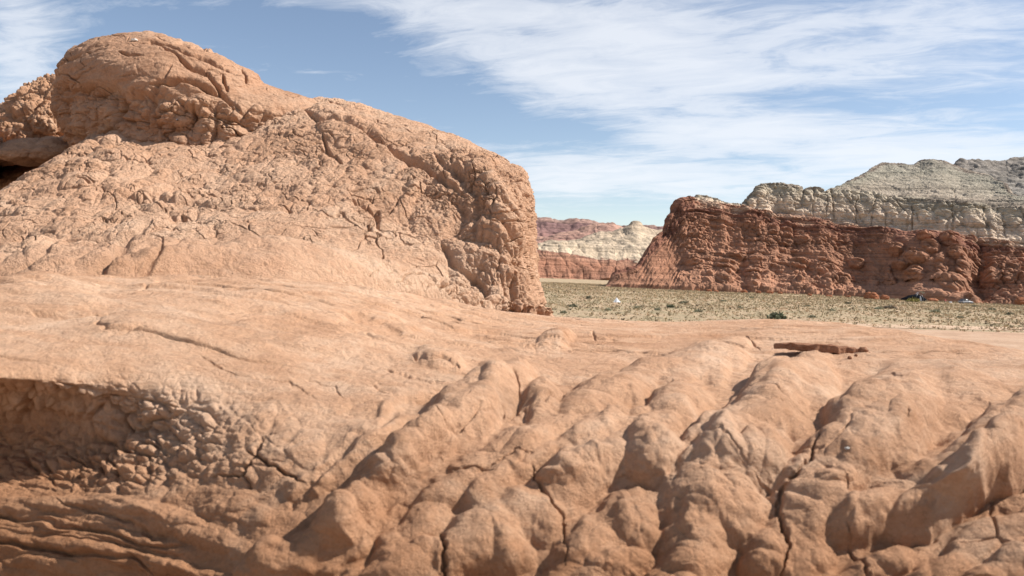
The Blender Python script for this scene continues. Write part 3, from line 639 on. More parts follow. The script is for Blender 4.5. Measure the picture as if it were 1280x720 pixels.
    # deep alcove right of the promontory; the promontory itself
    H += 22 * gauss(X, Y, 1165, 335, 48, 60) * red - 24 * gauss(X, Y, 1226, 345, 13, 38) - 5 * gauss(X, Y, 1258, 345, 26, 40)
    calm = sstep(1, 8, H)
    H -= 3.5 * np.clip(gauss(X, Y, 950, 330, 75, 50) + gauss(X, Y, 1165, 330, 60, 45), 0, 1) * (1 - calm)
    disp = disp * (1 - .6 * calm) + H * D / F
    # cleft lines in the cream wall
    C = np.zeros_like(X)
    for pts, wd, dp in [([(1141, 255), (1140, 275), (1138, 295)], 1.2, 5), ([(1190, 255), (1191, 278), (1188, 296)], 1.3, 4), ([(1071, 245), (1070, 282)], 1.0, 4), ([(1108, 262), (1106, 295)], 1.0, 3), ([(1192, 235), (1192, 255)], 1.0, 2), ([(1255, 262), (1258, 300)], 1, 3), ([(1034, 243), (1033, 270)], 1, 3)]:
        C = carve(C, Xw, Yw, pts, wd, dp)
    disp += C * D / F
    edge = (sstep(.0, 1.0, vs) * sstep(9.6, 8.9, vs))[:, None] * .85 + .15
    # keep the skyline where it is traced: fade relief a little near it on the narrow spur
    disp *= edge * sstep(757, 775, X) * (.5 + .5 * sstep(800, 890, X))
    P2 = P + N * disp[..., None]
    o = grid_mesh('cliff', P2, M_cliff, {'layer': lay}, flip=fl)
    tag(o, 'red layered cliff with knobs and hoodoos under a cream and grey upper slope', None, kind='structure')
build_cliff()

# ------------------------------------------------------------------ generic distant hill
def ridge_hill(name, label, cols, rows_py, dists, lays, mat, relief, seed=0, n=(240, 700), amp=1.0, linear=True):
    """rows_py: polylines of (px, py) from foot to skyline, each at its own distance"""
    us = np.linspace(cols[0], cols[1], int(n[1] * Q)); R = []
    for t, d in zip(rows_py, dists):
        py = np.interp(us, [p[0] for p in t], [p[1] for p in t])
        dd = np.interp(us, [p[0] for p in d], [p[1] for p in d]) if hasattr(d, '__len__') else d * np.ones_like(us)
        R.append(np.stack([us, py, dd], -1))
    R.append(np.stack([us, R[0][:, 1] + 2, R[-1][:, 2] * 1.35], -1)); R = np.stack(R)
    vs = np.linspace(0, len(R) - 1, int(n[0] * Q)); k0 = np.clip(vs.astype(int), 0, len(R) - 2); t = (vs - k0)[:, None, None]
    G = R[k0] * (1 - t) + R[k0 + 1] * t; P = unproj(G[..., 0], G[..., 1], G[..., 2]); N = normals(P)
    fl = (N * (CAM - P)).sum(-1)[10:100].mean() < 0
    if fl: N = -N
    lay = np.interp(vs, range(len(lays)), lays)[:, None] * np.ones(len(us))
    N[..., 2] *= .4; N /= np.linalg.norm(N, axis=-1, keepdims=True)
    for _ in range(12): N[:, 1:-1] = (N[:, :-2] + 2 * N[:, 1:-1] + N[:, 2:]) / 4
    disp = relief(P, lay) * (sstep(0, .5, vs) * sstep(len(R) - 1.0, len(R) - 2.4, vs))[:, None]
    o = grid_mesh(name, P + N * disp[..., None], mat, {'layer': lay}, flip=fl)
    tag(o, label, kind='structure'); return o
def relief_a(s, amp):
    def fn(P, lay):
        g = fbm(P * A3(1, .3, .15), 1 / (26 * s), 4, .5, off=2 + s, ridged=True)
        b = fbm(P * A3(.1, .1, 1), .6 / s, 4, .6, off=5); l, _, _ = lumps(warp(P * A3(1, .5, .6), 1 / (8 * s), 3 * s, off=7), 1 / (8 * s), .3)
        r = fbm(P * A3(1, .3, .15), 1 / (7 * s), 3, .6, off=9, ridged=True)
        return amp * (4 * g + 1.2 * b + 2.0 * (l - .5) + 1.3 * r)
    return fn
ridge_hill('grey_hill', 'far grey hill rising behind the cliff at the right edge', (1170, 1760),
           [[(1170, 330), (1760, 330)], [(1170, 260), (1760, 270)], [(1170, 235), (1190, 215), (1198, 203.5), (1226, 201.5), (1257, 203.5), (1280, 197), (1340, 190), (1450, 200), (1600, 215), (1760, 240)]],
           [420, 470, 560], [0, 1, 2], strata_mat('grey_shale', [(0, (.27, .25, .21)), (.6, (.30, .27, .23)), (.93, (.27, .235, .20)), (1, (.22, .19, .16))], .8, 1.2, 2.0), relief_a(1.0, .9))
# pale butte with a red foot, in the gap
M_butte = strata_mat('butte_strata', [(0, (.36, .18, .115)), (.22, (.33, .16, .10)), (.33, (.41, .22, .145)), (.345, (.22, .10, .07)), (.36, (.53, .415, .295)), (.7, (.48, .375, .265)), (.95, (.42, .32, .225)), (1.0, (.33, .26, .19))], .45, 2.0, 3.0)
ridge_hill('pale_hill', 'pale cream hill with a red cliff foot beyond the grassland, between knoll and cliff', (560, 900),
           [[(560, 351), (665, 351), (763, 353), (900, 357)], [(560, 350), (665, 350), (763, 352), (900, 356)],
            [(560, 312), (665, 316), (690, 318), (700, 320), (745, 325), (762, 328), (768, 331), (900, 333)],
            [(560, 305), (665, 313), (682, 307), (688, 304.5), (702, 305.5), (712, 307), (735, 311), (765, 315), (900, 320)],
            [(560, 305), (665, 314), (676, 309), (685, 304), (704, 304.5), (720, 302), (735, 296), (750, 292), (765, 290), (780, 286), (790, 280), (796, 278.5), (806, 284), (820, 287), (840, 289), (870, 292), (900, 295)]],
           [800, 802, 830, 860, 1060], [0, 0, 1, 1.45, 3.0], M_butte, relief_a(2.0, 1.2), n=(260, 700))
M_pink = strata_mat('pink_badland', [(0, (.40, .22, .16)), (.35, (.44, .265, .195)), (.6, (.36, .20, .155)), (.85, (.39, .235, .175)), (1, (.28, .165, .135))], .25, 3, 3.0)
ridge_hill('pink_hill', 'rounded pinkish badland hills below the far plateau', (520, 900),
           [[(520, 345), (900, 350)], [(520, 318), (900, 320)], [(520, 300), (640, 298), (680, 299), (700, 294), (720, 290), (738, 283), (755, 279), (765, 279), (790, 290), (830, 297), (900, 300)]],
           [1300, 1450, 1900], [0, 1, 2.6], M_pink, relief_a(4.0, 2.2), n=(220, 500))
M_plat = strata_mat('plateau_rock', [(0, (.36, .20, .15)), (.35, (.30, .165, .135)), (.55, (.22, .125, .11)), (.85, (.18, .105, .095)), (.93, (.29, .18, .145)), (1, (.26, .18, .15))], .12, 5, 3.0)
ridge_hill('far_plateau', 'long flat-topped purplish brown plateau on the horizon', (200, 1300),
           [[(200, 335), (1300, 362)], [(200, 297), (660, 297), (900, 312), (1300, 335)], [(200, 268), (665, 279), (780, 284.5), (840, 290), (1300, 315)], [(200, 262), (665, 274.5), (720, 276.5), (750, 279), (770, 281), (800, 283), (840, 287.5), (900, 291), (1300, 312)]],
           [2300, 2900, 3200, 3260], [0, 1.2, 2.6, 3.0], M_plat, relief_a(7.0, 4.0), n=(220, 900))

# ------------------------------------------------------------------ plain
def ground_z(x, y):
    P = np.stack([np.asarray(x, float), np.asarray(y, float), np.zeros_like(np.asarray(x, float))], -1)
    r = np.hypot(P[..., 0], P[..., 1])
    return (fbm(P, 1 / 45, 3, off=3) * .35 + fbm(P, 1 / 7, 2, off=7) * .06) * sstep(15, 60, r) * sstep(1500, 400, r)
def build_ground():
    az = np.radians(np.concatenate([np.arange(-180, -50, 4), np.linspace(-50, 50, int(900 * Q)), np.arange(54, 181, 4)])); az[-1] = math.pi
    r = np.concatenate([[0.5, 10], np.geomspace(20, 500, int(620 * Q)), np.geomspace(520, 14000, 40)])
    Rr, Az = np.meshgrid(r, az, indexing='ij'); x = Rr * np.sin(Az); y = Rr * np.cos(Az); z = ground_z(x, y)
    P = np.stack([x, y, z], -1)
    # bare sandy ground nearer than the grass, on the right
    nz = fbm(P, 1 / 14, 3, off=5)
    grassline = np.interp(np.degrees(Az), [-50, 0, 8, 15, 24, 35, 50], [66, 74, 86, 98, 108, 112, 112])
    bare = sstep(6, -8, Rr - grassline - 9 * nz)
    foot = 0
    mt, m = newmat('plain_ground')
    t = m.n('ShaderNodeTexCoord').outputs['Object']; ba = attr_node(m, 'bare').outputs['Fac']
    g = m.ramp(m.noise(m.vmul(t, (1, .55, 1)), .16, 8, .7, .4), [(.34, (.28, .24, .145)), (.46, (.37, .285, .175)), (.54, (.43, .315, .20)), (.66, (.48, .335, .22))])
    g2 = m.ramp(m.noise(m.vmul(t, (1, .6, 1)), .9, 6, .75), [(.38, .62), (.52, 1.0), (.68, 1.2)])
    g = m.mix(.85, g, g2, 'MULTIPLY')
    s = m.ramp(m.noise(t, .12, 8, .65, .5), [(.36, (.40, .255, .165)), (.5, (.50, .325, .215)), (.64, (.56, .39, .27))])
    s = m.mix(.6, s, m.ramp(m.noise(t, 2.2, 5, .8), [(.38, .72), (.55, 1.05)]), 'MULTIPLY')
    brk = m.math('ADD', ba, m.math('MULTIPLY', m.math('SUBTRACT', m.noise(t, .5, 6, .7), .5), .7))
    f = m.ramp(brk, [(.42, 0.0), (.58, 1.0)])
    col = m.mix(f, g, s)
    finish(m, col, m.noise(t, 1.6, 8, .75), .25)
    o = grid_mesh('ground', P, mt, {'bare': bare}, flip=True)
    tag(o, kind='structure')
build_ground()
def build_road():
    # pale track that curves in from the right
    ctr = on_ground(np.array([1900., 1500, 1280, 1180, 1100, 1020, 960]), np.array([424., 417, 411.5, 408.5, 406.5, 403.5, 401.5]))
    s = np.linspace(0, 1, 400); k = np.linspace(0, 1, len(ctr)); C = hermite(k, ctr[:, :2], s)
    T = np.gradient(C, axis=0); T /= np.linalg.norm(T, axis=1)[:, None]; Nn = np.stack([-T[:, 1], T[:, 0]], -1)
    wv = np.linspace(-1, 1, 25); P = np.zeros((400, 25, 3))
    wd = 3.6 * (1 + .15 * np.sin(s * 19)) * sstep(1, .75, s) + .2
    P[..., :2] = C[:, None] + Nn[:, None] * (wv[None, :, None] * wd[:, None, None])
    P[..., 2] = ground_z(P[..., 0], P[..., 1]) + .03 - .05 * (np.exp(-((np.abs(wv) - .5) / .14) ** 2))[None] * .4
    lane = np.abs(wv)[None] * np.ones((400, 1))
    mt, m = newmat('dirt_road')
    t = m.n('ShaderNodeTexCoord').outputs['Object']; la = attr_node(m, 'lane').outputs['Fac']
    c = m.ramp(la, [(0, (.44, .30, .20)), (.3, (.50, .35, .24)), (.5, (.55, .40, .28)), (.72, (.50, .36, .245)), (1, (.47, .31, .20))])
    c = m.mix(.6, c, m.ramp(m.noise(t, 1.4, 6, .7), [(.35, .75), (.6, 1.08)]), 'MULTIPLY')
    finish(m, c, m.noise(t, 3, 6, .7), .05)
    tag(grid_mesh('dirt_road', P, mt, {'lane': lane}, flip=False), kind='structure')
build_road()

# ------------------------------------------------------------------ low scrub over the plain (uncountable)
def foliage_mat(name):
    mt, m = newmat(name); a = attr_node(m, 'tone').outputs['Color']
    b = m.n('ShaderNodeBsdfPrincipled'); b.inputs['Roughness'].default_value = .9; b.inputs['Specular IOR Level'].default_value = .1
    m.l(a, b.inputs['Base Color']); o = m.n('ShaderNodeOutputMaterial'); m.l(b.outputs[0], o.inputs[0]); return mt
M_fol = foliage_mat('scrub_leaves')
def tufts(cx, cy, size, tone, rs, blades=9):
    n = len(cx); cz = ground_z(cx, cy)
    a = rs.rand(n, blades) * 2 * math.pi; lean = (.15 + .85 * rs.rand(n, blades)) * size[:, None]
    h = size[:, None] * (.45 + .6 * rs.rand(n, blades)) * (1.15 - .6 * lean / size[:, None])
    wd = size[:, None] * (.10 + .12 * rs.rand(n, blades))
    bx = cx[:, None] + np.cos(a) * size[:, None] * .25 * rs.rand(n, blades); by = cy[:, None] + np.sin(a) * size[:, None] * .25 * rs.rand(n, blades)
    pa = rs.rand(n, blades) * 2 * math.pi
    V = np.zeros((n, blades, 4, 3)); ux, uy = np.cos(pa) * wd, np.sin(pa) * wd
    tx_, ty_ = bx + np.cos(a) * lean * .8, by + np.sin(a) * lean * .8; z0 = cz[:, None] - .03
    V[:, :, 0] = np.stack([bx - ux * .5, by - uy * .5, z0 + 0 * bx], -1); V[:, :, 1] = np.stack([bx + ux * .5, by + uy * .5, z0 + 0 * bx], -1)
    V[:, :, 2] = np.stack([tx_ + ux, ty_ + uy, z0 + h], -1); V[:, :, 3] = np.stack([tx_ - ux, ty_ - uy, z0 + h * .9], -1)
    C = np.ones((n, blades, 4, 4)); C[..., :3] = (tone[:, None, :] * (.75 + .5 * rs.rand(n, blades, 1)))[:, :, None, :]
    return V.reshape(-1, 3), C.reshape(-1, 4)
def build_scrub():
    rs = np.random.RandomState(3); n = 125000
    r = np.sqrt(rs.rand(n) * (430 ** 2 - 72 ** 2) + 72 ** 2); az = np.radians(-6 + 48 * rs.rand(n))
    x, y = r * np.sin(az), r * np.cos(az)
    gl = np.interp(np.degrees(az), [-50, 0, 8, 15, 24, 35, 50], [66, 74, 86, 98, 108, 112, 112])
    P = np.stack([x, y, 0 * x], -1); dens = fbm(P, 1 / 22, 3, off=9)
    keep = (rs.rand(n) < np.clip(.75 + .9 * dens, .12, 1)) & (r > gl + 9 * fbm(P, 1 / 14, 3, off=5) - 6 * rs.rand(n) ** 3)
    x, y, r = x[keep], y[keep], r[keep]; n = len(x); P = P[keep]
    kind = rs.rand(n) + .35 * fbm(P, 1 / 30, 2, off=15)
    tone = np.where((kind < .50)[:, None], [.55, .40, .25], np.where((kind < .93)[:, None], [.44, .355, .225], [.25, .20, .13]))
    size = (.08 + .22 * rs.rand(n) ** 3) * (1 + .3 * (kind > .5)) * (1 + r / 500)
    V, C = tufts(x, y, size, tone, rs, 8)
    o = raw_mesh('desert_grass', V, np.arange(len(V)).reshape(-1, 4), M_fol, {'tone': C}, smooth=False)
    tag(o, 'dry tan and sage-green grass and low scrub over the plain', 'grass', kind='stuff')
build_scrub()

def parent_keep(ch, root): ch.parent = root
def bush_parts(rs, size, tone, height=.75, leaves=420):
    """stems and a leafy crown round the origin"""
    n = leaves; u = rs.normal(size=(n, 3)); u /= np.linalg.norm(u, axis=1)[:, None]; rr = (.45 + .55 * rs.rand(n)) * (1 + .25 * np.sin(u[:, 0] * 5 + u[:, 1] * 4))
    c = u * rr[:, None] * np.array([size, size, size * height]) * .5; c[:, 2] = np.abs(c[:, 2]) + .03
    t1 = rs.normal(size=(n, 3)); t1 /= np.linalg.norm(t1, axis=1)[:, None]; t2 = np.cross(t1, rs.normal(size=(n, 3))); t2 /= np.linalg.norm(t2, axis=1)[:, None] + 1e-9
    s = size * (.05 + .05 * rs.rand(n))[:, None]
    V = np.stack([c - t1 * s, c + t2 * s * .6, c + t1 * s, c - t2 * s * .6], 1).reshape(-1, 3)
    V[:, 2] = np.maximum(V[:, 2], .02)
    C = np.ones((n, 4, 4)); C[..., :3] = (np.array(tone) * (.7 + .6 * rs.rand(n, 1)))[:, None, :]
    # stems: thin three-sided sticks
    SV, SF = [], []
    for k in range(9):
        a = 2 * math.pi * k / 9 + rs.rand(); tip = np.array([math.cos(a) * size * .34, math.sin(a) * size * .34, size * height * (.25 + .2 * rs.rand())]); b0 = len(SV)
        for q in range(3):
            o_ = np.array([math.cos(q * 2.1), math.sin(q * 2.1), 0]) * size * .02; SV.append(o_ + [0, 0, -.05]); SV.append(o_ * .3 + tip)
        for q in range(3): q2 = (q + 1) % 3; SF.append((b0 + 2 * q, b0 + 2 * q2, b0 + 2 * q2 + 1, b0 + 2 * q + 1))
    return V, C.reshape(-1, 4), np.array(SV), np.array(SF)
mt_s, m_s = newmat('stem_bark'); finish(m_s, (.16, .11, .07, 1), None, 0)
def make_bush(px, py, wpx, tone, label, height=.75, group=None, seed=0, leaves=420):
    p = on_ground(np.array(px, float), np.array(py, float)); size = wpx * p[1] / F
    root = bpy.data.objects.new('bush', None); scene.collection.objects.link(root)
    root.location = (p[0], p[1], float(ground_z(p[:1], p[1:2])[0])); tag(root, label, 'bush', group)
    V, C, SV, SF = bush_parts(np.random.RandomState(seed), size, tone, height, leaves)
    raw_mesh('crown', V, np.arange(len(V)).reshape(-1, 4), M_fol, {'tone': C}, root, smooth=False)
    raw_mesh('stem', SV, SF, mt_s, None, root, smooth=False)
    return root
make_bush(971, 398, 21, (.17, .18, .11), 'large dark green bush just beyond the rock edge', .72, seed=1, leaves=900)
make_bush(1141, 377.5, 17, (.27, .235, .085), 'yellow-green bush in front of the dark tent', .55, seed=2)
make_bush(1112, 386, 16, (.20, .165, .12), 'brownish spreading bush in the grass in front of the tent', .5, seed=3)
make_bush(736, 374, 8, (.16, .15, .10), 'small dark upright bush left of the white tent', 1.1, seed=4)
make_bush(838, 384, 11, (.15, .16, .10), 'dark sage bush in the middle of the plain, right of the white tent', .7, seed=5)
grp = 'low grey-green shrubs dotted over the plain'
rsb = np.random.RandomState(11)
for k, (px, py, wp) in enumerate([(716, 384, 14), (704, 392, 10), (822, 388, 9), (856, 379, 12), (797, 386, 10), (1098, 387, 11), (1170, 391, 12), (1240, 388, 10), (1262, 394, 10), (905, 377, 8), (925, 385, 9), (873, 390, 12),
                                  (1010, 383, 8), (1040, 389, 9), (1060, 380, 9), (1200, 398, 9), (985, 379, 7), (940, 373, 7), (760, 389, 10), (1015, 397, 10), (1218, 384, 7)]):
    make_bush(px, py, wp, np.array([.25, .24, .155]) * (.75 + .45 * rsb.rand()), 'low grey-green shrub standing in the open grassland', .5 + .2 * rsb.rand(), grp, seed=20 + k, leaves=260)

# ------------------------------------------------------------------ boulders at the cliff foot
def boulder(px, py, wpx, hpx, label, seed, name='boulder', group=None, mat=None, lift=0.0):
    p = on_ground(np.array(px, float), np.array(py, float)); s = p[1] / F; w_, h_ = wpx * s / 2, hpx * s
    th = np.linspace(0, 2 * math.pi, 90); ph = np.linspace(.02, math.pi - .02, 50)[:, None]
    D_ = np.stack([np.sin(ph) * np.cos(th), np.sin(ph) * np.sin(th), np.cos(ph) * np.ones_like(th)], -1)
    V = np.sign(D_) * np.abs(D_) ** .8 * A3(w_, w_ * .8, h_ * .62) + A3(0, 0, h_ * .36)
    Pn = V + seed * 13.7; f = 1.0 / max(w_, .3)
    l, _, _ = lumps(warp(Pn * A3(1, 1, 1.4), f, .3 / f, off=3), f * 1.1, .3)
    disp = (.35 * (l - .6) + .16 * fbm(Pn, f * 2.5, 3, off=5) + .10 * fbm(Pn * A3(.2, .2, 1), f * 5, 2, off=8)) * min(w_, h_) * .8; disp[:, -1] = disp[:, 0]
    V = V + D_ * disp[..., None]
    o = grid_mesh(name, V, mat or M_red, flip=True); o.location = (p[0], p[1], float(ground_z(p[:1], p[1:2])[0]) + lift)
    return tag(o, label, 'boulder', group)
boulder(1089, 374, 18, 9, 'flat pale orange boulder at the cliff foot, left of the dark tent', 1)
boulder(1106, 375, 11, 6.5, 'small rounded boulder between the flat pale boulder and the dark tent', 2)
boulder(1252, 379.5, 11, 7, 'dark red rounded boulder at the shaded foot of the cliff', 3)
boulder(1277, 382, 16, 10, 'bright orange boulder at the right edge of the photo, below the cliff', 4)
boulder(1146, 372, 8, 13, 'upright sandy rock standing behind the dark tent', 5)
boulder(1166, 377, 14, 4, 'low flat orange slab of rock just right of the dark tent', 9)
for k, (px, py, a, b) in enumerate([(886, 364.5, 7, 3.5), (895, 365, 6, 3), (930, 366, 8, 4), (948, 367, 6, 4), (962, 367.5, 9, 4), (975, 368, 6, 3), (872, 363.5, 5, 3), (1012, 370, 6, 3), (1036, 371, 8, 2.5), (1060, 372, 6, 3)]):
    boulder(px, py, a, b, 'small fallen rock lying along the foot of the red cliff', 20 + k, group='small fallen rocks at the foot of the cliff')

# ------------------------------------------------------------------ the thin flake of rock on the ledge
def ray_hit(px, py):
    P2, X, Y = ledge
    dpt = P2 - CAM; f = dpt[..., 1] * cp - dpt[..., 2] * sp; up = dpt[..., 1] * sp + dpt[..., 2] * cp
    a = dpt[..., 0]; u = (a * cr + up * sr) / f * F + CX; v = CY - (up * cr - a * sr) / f * F
    e = (u - px) ** 2 + (v - py) ** 2 + np.where((Y > 1290), 1e9, 0)
    return P2[np.unravel_index(np.argmin(e), e.shape)]
def build_flake():
    pL, pR = ray_hit(984, 440), ray_hit(1094, 443); c = (pL + pR) / 2; d = c[1]; s = d / F
    L = 57 * s; n = 240; th = np.linspace(0, 2 * math.pi, n); rs = np.random.RandomState(5)
    ph = np.linspace(-1, 1, 40)[:, None]
    rad = 1 + .05 * np.sin(3 * th + 1) + .07 * np.sin(7 * th) + .05 * np.sin(13 * th + 2) + .03 * np.sin(29 * th)
    edge = np.clip(1 - np.abs(ph) ** 6, 0, 1) ** .5
    # plate: top cap, rim, bottom cap
    t = np.linspace(0, 1, 60)[:, None]; rr = np.where(t < .4, t / .4, np.where(t < .6, 1.0, (1 - t) / .4)) * rad
    x = L * rr * np.cos(th); y = L * .36 * rr * np.sin(th)
    thick = .042
    z = np.where(t < .4, thick, np.where(t < .6, thick * (1 - (t - .4) / .2), 0.0)) * np.ones_like(th)
    z = z * (1 - .35 * (x / L) ** 2) - .012 * (x / L)
    V = np.stack([x, y, z], -1)
    V += (fbm(V, 14, 5, .6, off=3) * .020)[..., None] * A3(.5, .5, 1); V[..., 2] += fbm(V * A3(1, 1, 1), 5, 2, off=6) * .012; V[..., :2] *= 1 + .05 * fbm(V, 30, 3, off=9)[..., None]
    V[:, -1] = V[:, 0]
    o = grid_mesh('rock_slab', V, M_flake, flip=False)
    o.location = (c[0], c[1] + L * .42 * .6, c[2] - .004); o.rotation_euler = (math.radians(-1.5), math.radians(1.6), 0)
    tag(o, 'thin dark brown slab of rock lying on the pale ledge, a dark gap beneath its front edge', 'rock')
    # little wedge stones that hold the front edge up
    for k, (px, py, r) in enumerate([(1002, 438, .019), (1084, 441, .019)]):
        p = ray_hit(px, py); V = None
        th2 = np.linspace(0, 2 * math.pi, 40); ph2 = np.linspace(.05, math.pi - .05, 24)[:, None]
        D_ = np.stack([np.sin(ph2) * np.cos(th2), np.sin(ph2) * np.sin(th2), np.cos(ph2) * np.ones_like(th2)], -1)
        V = D_ * r * (1 + .4 * fbm(D_ + k * 9, 1.6, 3, off=2)[..., None]) * A3(1.3, 1, .9); V[:, -1] = V[:, 0]
        q = grid_mesh('pebble', V, M_flake if k else M_ledge, flip=True); q.location = tuple(p + A3(0, .05, r * .5))
        tag(q, ['small pale stone wedged under the left end of the dark slab', 'small dark stone under the right end of the dark slab'][k], 'stone')
    for k, (px, py, r, lb) in enumerate([(1062, 449, .010, 'tiny dark pebble on the ledge in front of the slab'), (1070, 445, .008, 'smallest pebble, right beside the slab front')]):
        p = ray_hit(px, py); th2 = np.linspace(0, 2 * math.pi, 30); ph2 = np.linspace(.05, math.pi - .05, 18)[:, None]
        D_ = np.stack([np.sin(ph2) * np.cos(th2), np.sin(ph2) * np.sin(th2), np.cos(ph2) * np.ones_like(th2)], -1)
        V = D_ * r * (1 + .4 * fbm(D_ + k * 5, 1.6, 3, off=2)[..., None]); V[:, -1] = V[:, 0]
        q = grid_mesh('pebble', V, M_flake, flip=True); q.location = tuple(p + A3(0, 0, r * .5)); tag(q, lb, 'stone')
build_flake()

# ------------------------------------------------------------------ camp below the cliff
def plain_mat(name, col, rough=.6, metal=0.0, spec=.4, bump=0.0):
    mt, m = newmat(name); t = m.n('ShaderNodeTexCoord').outputs['Object']
    c = m.mix(.35, col, m.ramp(m.noise(t, 5, 4, .7), [(.3, .6), (.7, 1.2)]), 'MULTIPLY')
    finish(m, c, m.noise(t, 7, 5, .6) if bump else None, bump, rough, 1.0, spec); mt.node_tree.nodes['Principled BSDF'].inputs['Metallic'].default_value = metal
    return mt
def empty(name, p, label, cat, rz=0):
    o = bpy.data.objects.new(name, None); scene.collection.objects.link(o); o.location = (p[0], p[1], float(ground_z(p[:1], p[1:2])[0])); o.rotation_euler = (0, 0, rz)
    return tag(o, label, cat)
def surf(fn, nu, nv, name, mat, parent, flip=False):
    u, v = np.meshgrid(np.linspace(0, 1, nu), np.linspace(0, 1, nv)); return grid_mesh(name, np.stack(fn(u, v), -1), mat, None, flip, parent)
def tube(pts, r, name, mat, parent, sides=8):
    pts = np.array(pts, float); T = np.gradient(pts, axis=0); T /= np.linalg.norm(T, axis=1)[:, None]
    a = np.cross(T, A3(.3, .2, .93)); a /= np.linalg.norm(a, axis=1)[:, None]; b = np.cross(T, a)
    th = np.linspace(0, 2 * math.pi, sides + 1)
    return grid_mesh(name, pts[:, None] + r * (a[:, None] * np.cos(th)[:, None] + b[:, None] * np.sin(th)[:, None]), mat, None, False, parent)
M_dark = plain_mat('dark_tent_cloth', (.010, .011, .014), .95, spec=.05, bump=.03); M_lite = plain_mat('light_tent_cloth', (.42, .43, .44), .8, bump=.02)
M_white = plain_mat('white_tent_cloth', (.80, .80, .80), .7, bump=.04); M_pole = plain_mat('pole_metal', (.35, .35, .36), .4, 1.0)
def tent(p, rz, L, W, Hh, name, label, mat, door_mat, seed=1, low=0.35, poles=True):
    root = empty(name, p, label, 'tent', rz)
    def canopy(u, v):
        x = (u - .5) * L; a = v * math.pi; prof = np.sin(np.clip(u, 0, 1) * math.pi) ** .55
        skew = low + (1 - low) * sstep(0, .75, u); hh = Hh * prof * skew; wv = W / 2 * np.sin(u * math.pi) ** .45
        sag = 1 - .05 * np.abs(np.sin(u * math.pi * 3))
        return x, -np.cos(a) * wv * (1 - .1 * np.sin(a)), np.sin(a) ** .8 * hh * sag
    surf(canopy, 60, 40, 'canopy', mat, root)
    def door(u, v):
        a = (u - .5) * 1.0; z = v * Hh * .72
        return L * .22 + a * W * .42 * (1 - .75 * v), -W / 2 * (1.02 - .42 * v ** 1.5) - .04 + 0 * a, z
    surf(door, 12, 14, 'door', door_mat, root)
    if poles:
        for s_ in (-1, 1):
            t = np.linspace(0, 1, 30); x = L * (.18 + .14 * s_ * np.cos(t * math.pi)); tube(np.stack([x, -np.cos(t * math.pi) * W * .50, np.sin(t * math.pi) ** .8 * Hh * 1.01], -1), .03, 'tent_pole', M_pole, root)
    return root
gp = lambda x, y: on_ground(np.array(float(x)), np.array(float(y)))
p = gp(1141, 376.5); k = p[1] / F
tent(p, -.05, 35 * k, 9 * k, 9.5 * k, 'dark_tent', 'long low dark tent with a raised end and pale door panel, at the cliff foot', M_dark, M_lite, low=.62)
p2 = p + A3(11 * k, 1.0, 0)
aw = empty('awning', p2, 'small pale striped awning standing over the raised end of the dark tent', 'awning')
surf(lambda u, v: ((u - .5) * 9 * k, (v - .5) * 1.6, (12.6 - 8 * (u - .5) ** 2 - 1.2 * v) * k), 14, 8, 'awning_cloth', M_lite, aw)
for sx in (-1, 1):
    for sy in (-1, 1): tube([(sx * 4.3 * k, sy * .78, 0), (sx * 4.3 * k, sy * .78, 5 * k), (sx * 4.3 * k, sy * .78, 10.2 * k)], .04, 'awning_pole', M_pole, aw)
p = gp(770.5, 377.5); k = p[1] / F
w_ = empty('white_tent', p, 'small white peaked tent standing alone in the open grassland', 'tent', .3)
def peak(u, v):
    a = u * 2 * math.pi; r = (1 - v) ** 1.3; e = 1 + .18 * np.cos(4 * a) + .25 * np.clip(np.cos(a), 0, 1) ** 3
    return np.cos(a) * r * e * 4.2 * k, np.sin(a) * r * e * 3.2 * k, (v ** .95) * 6.8 * k + .05 * np.sin(8 * a) * (1 - v)
surf(peak, 60, 24, 'canopy', M_white, w_)
tube([(0, 0, 0), (0, 0, 3 * k), (0, 0, 7.1 * k)], .035, 'tent_pole', M_pole, w_)
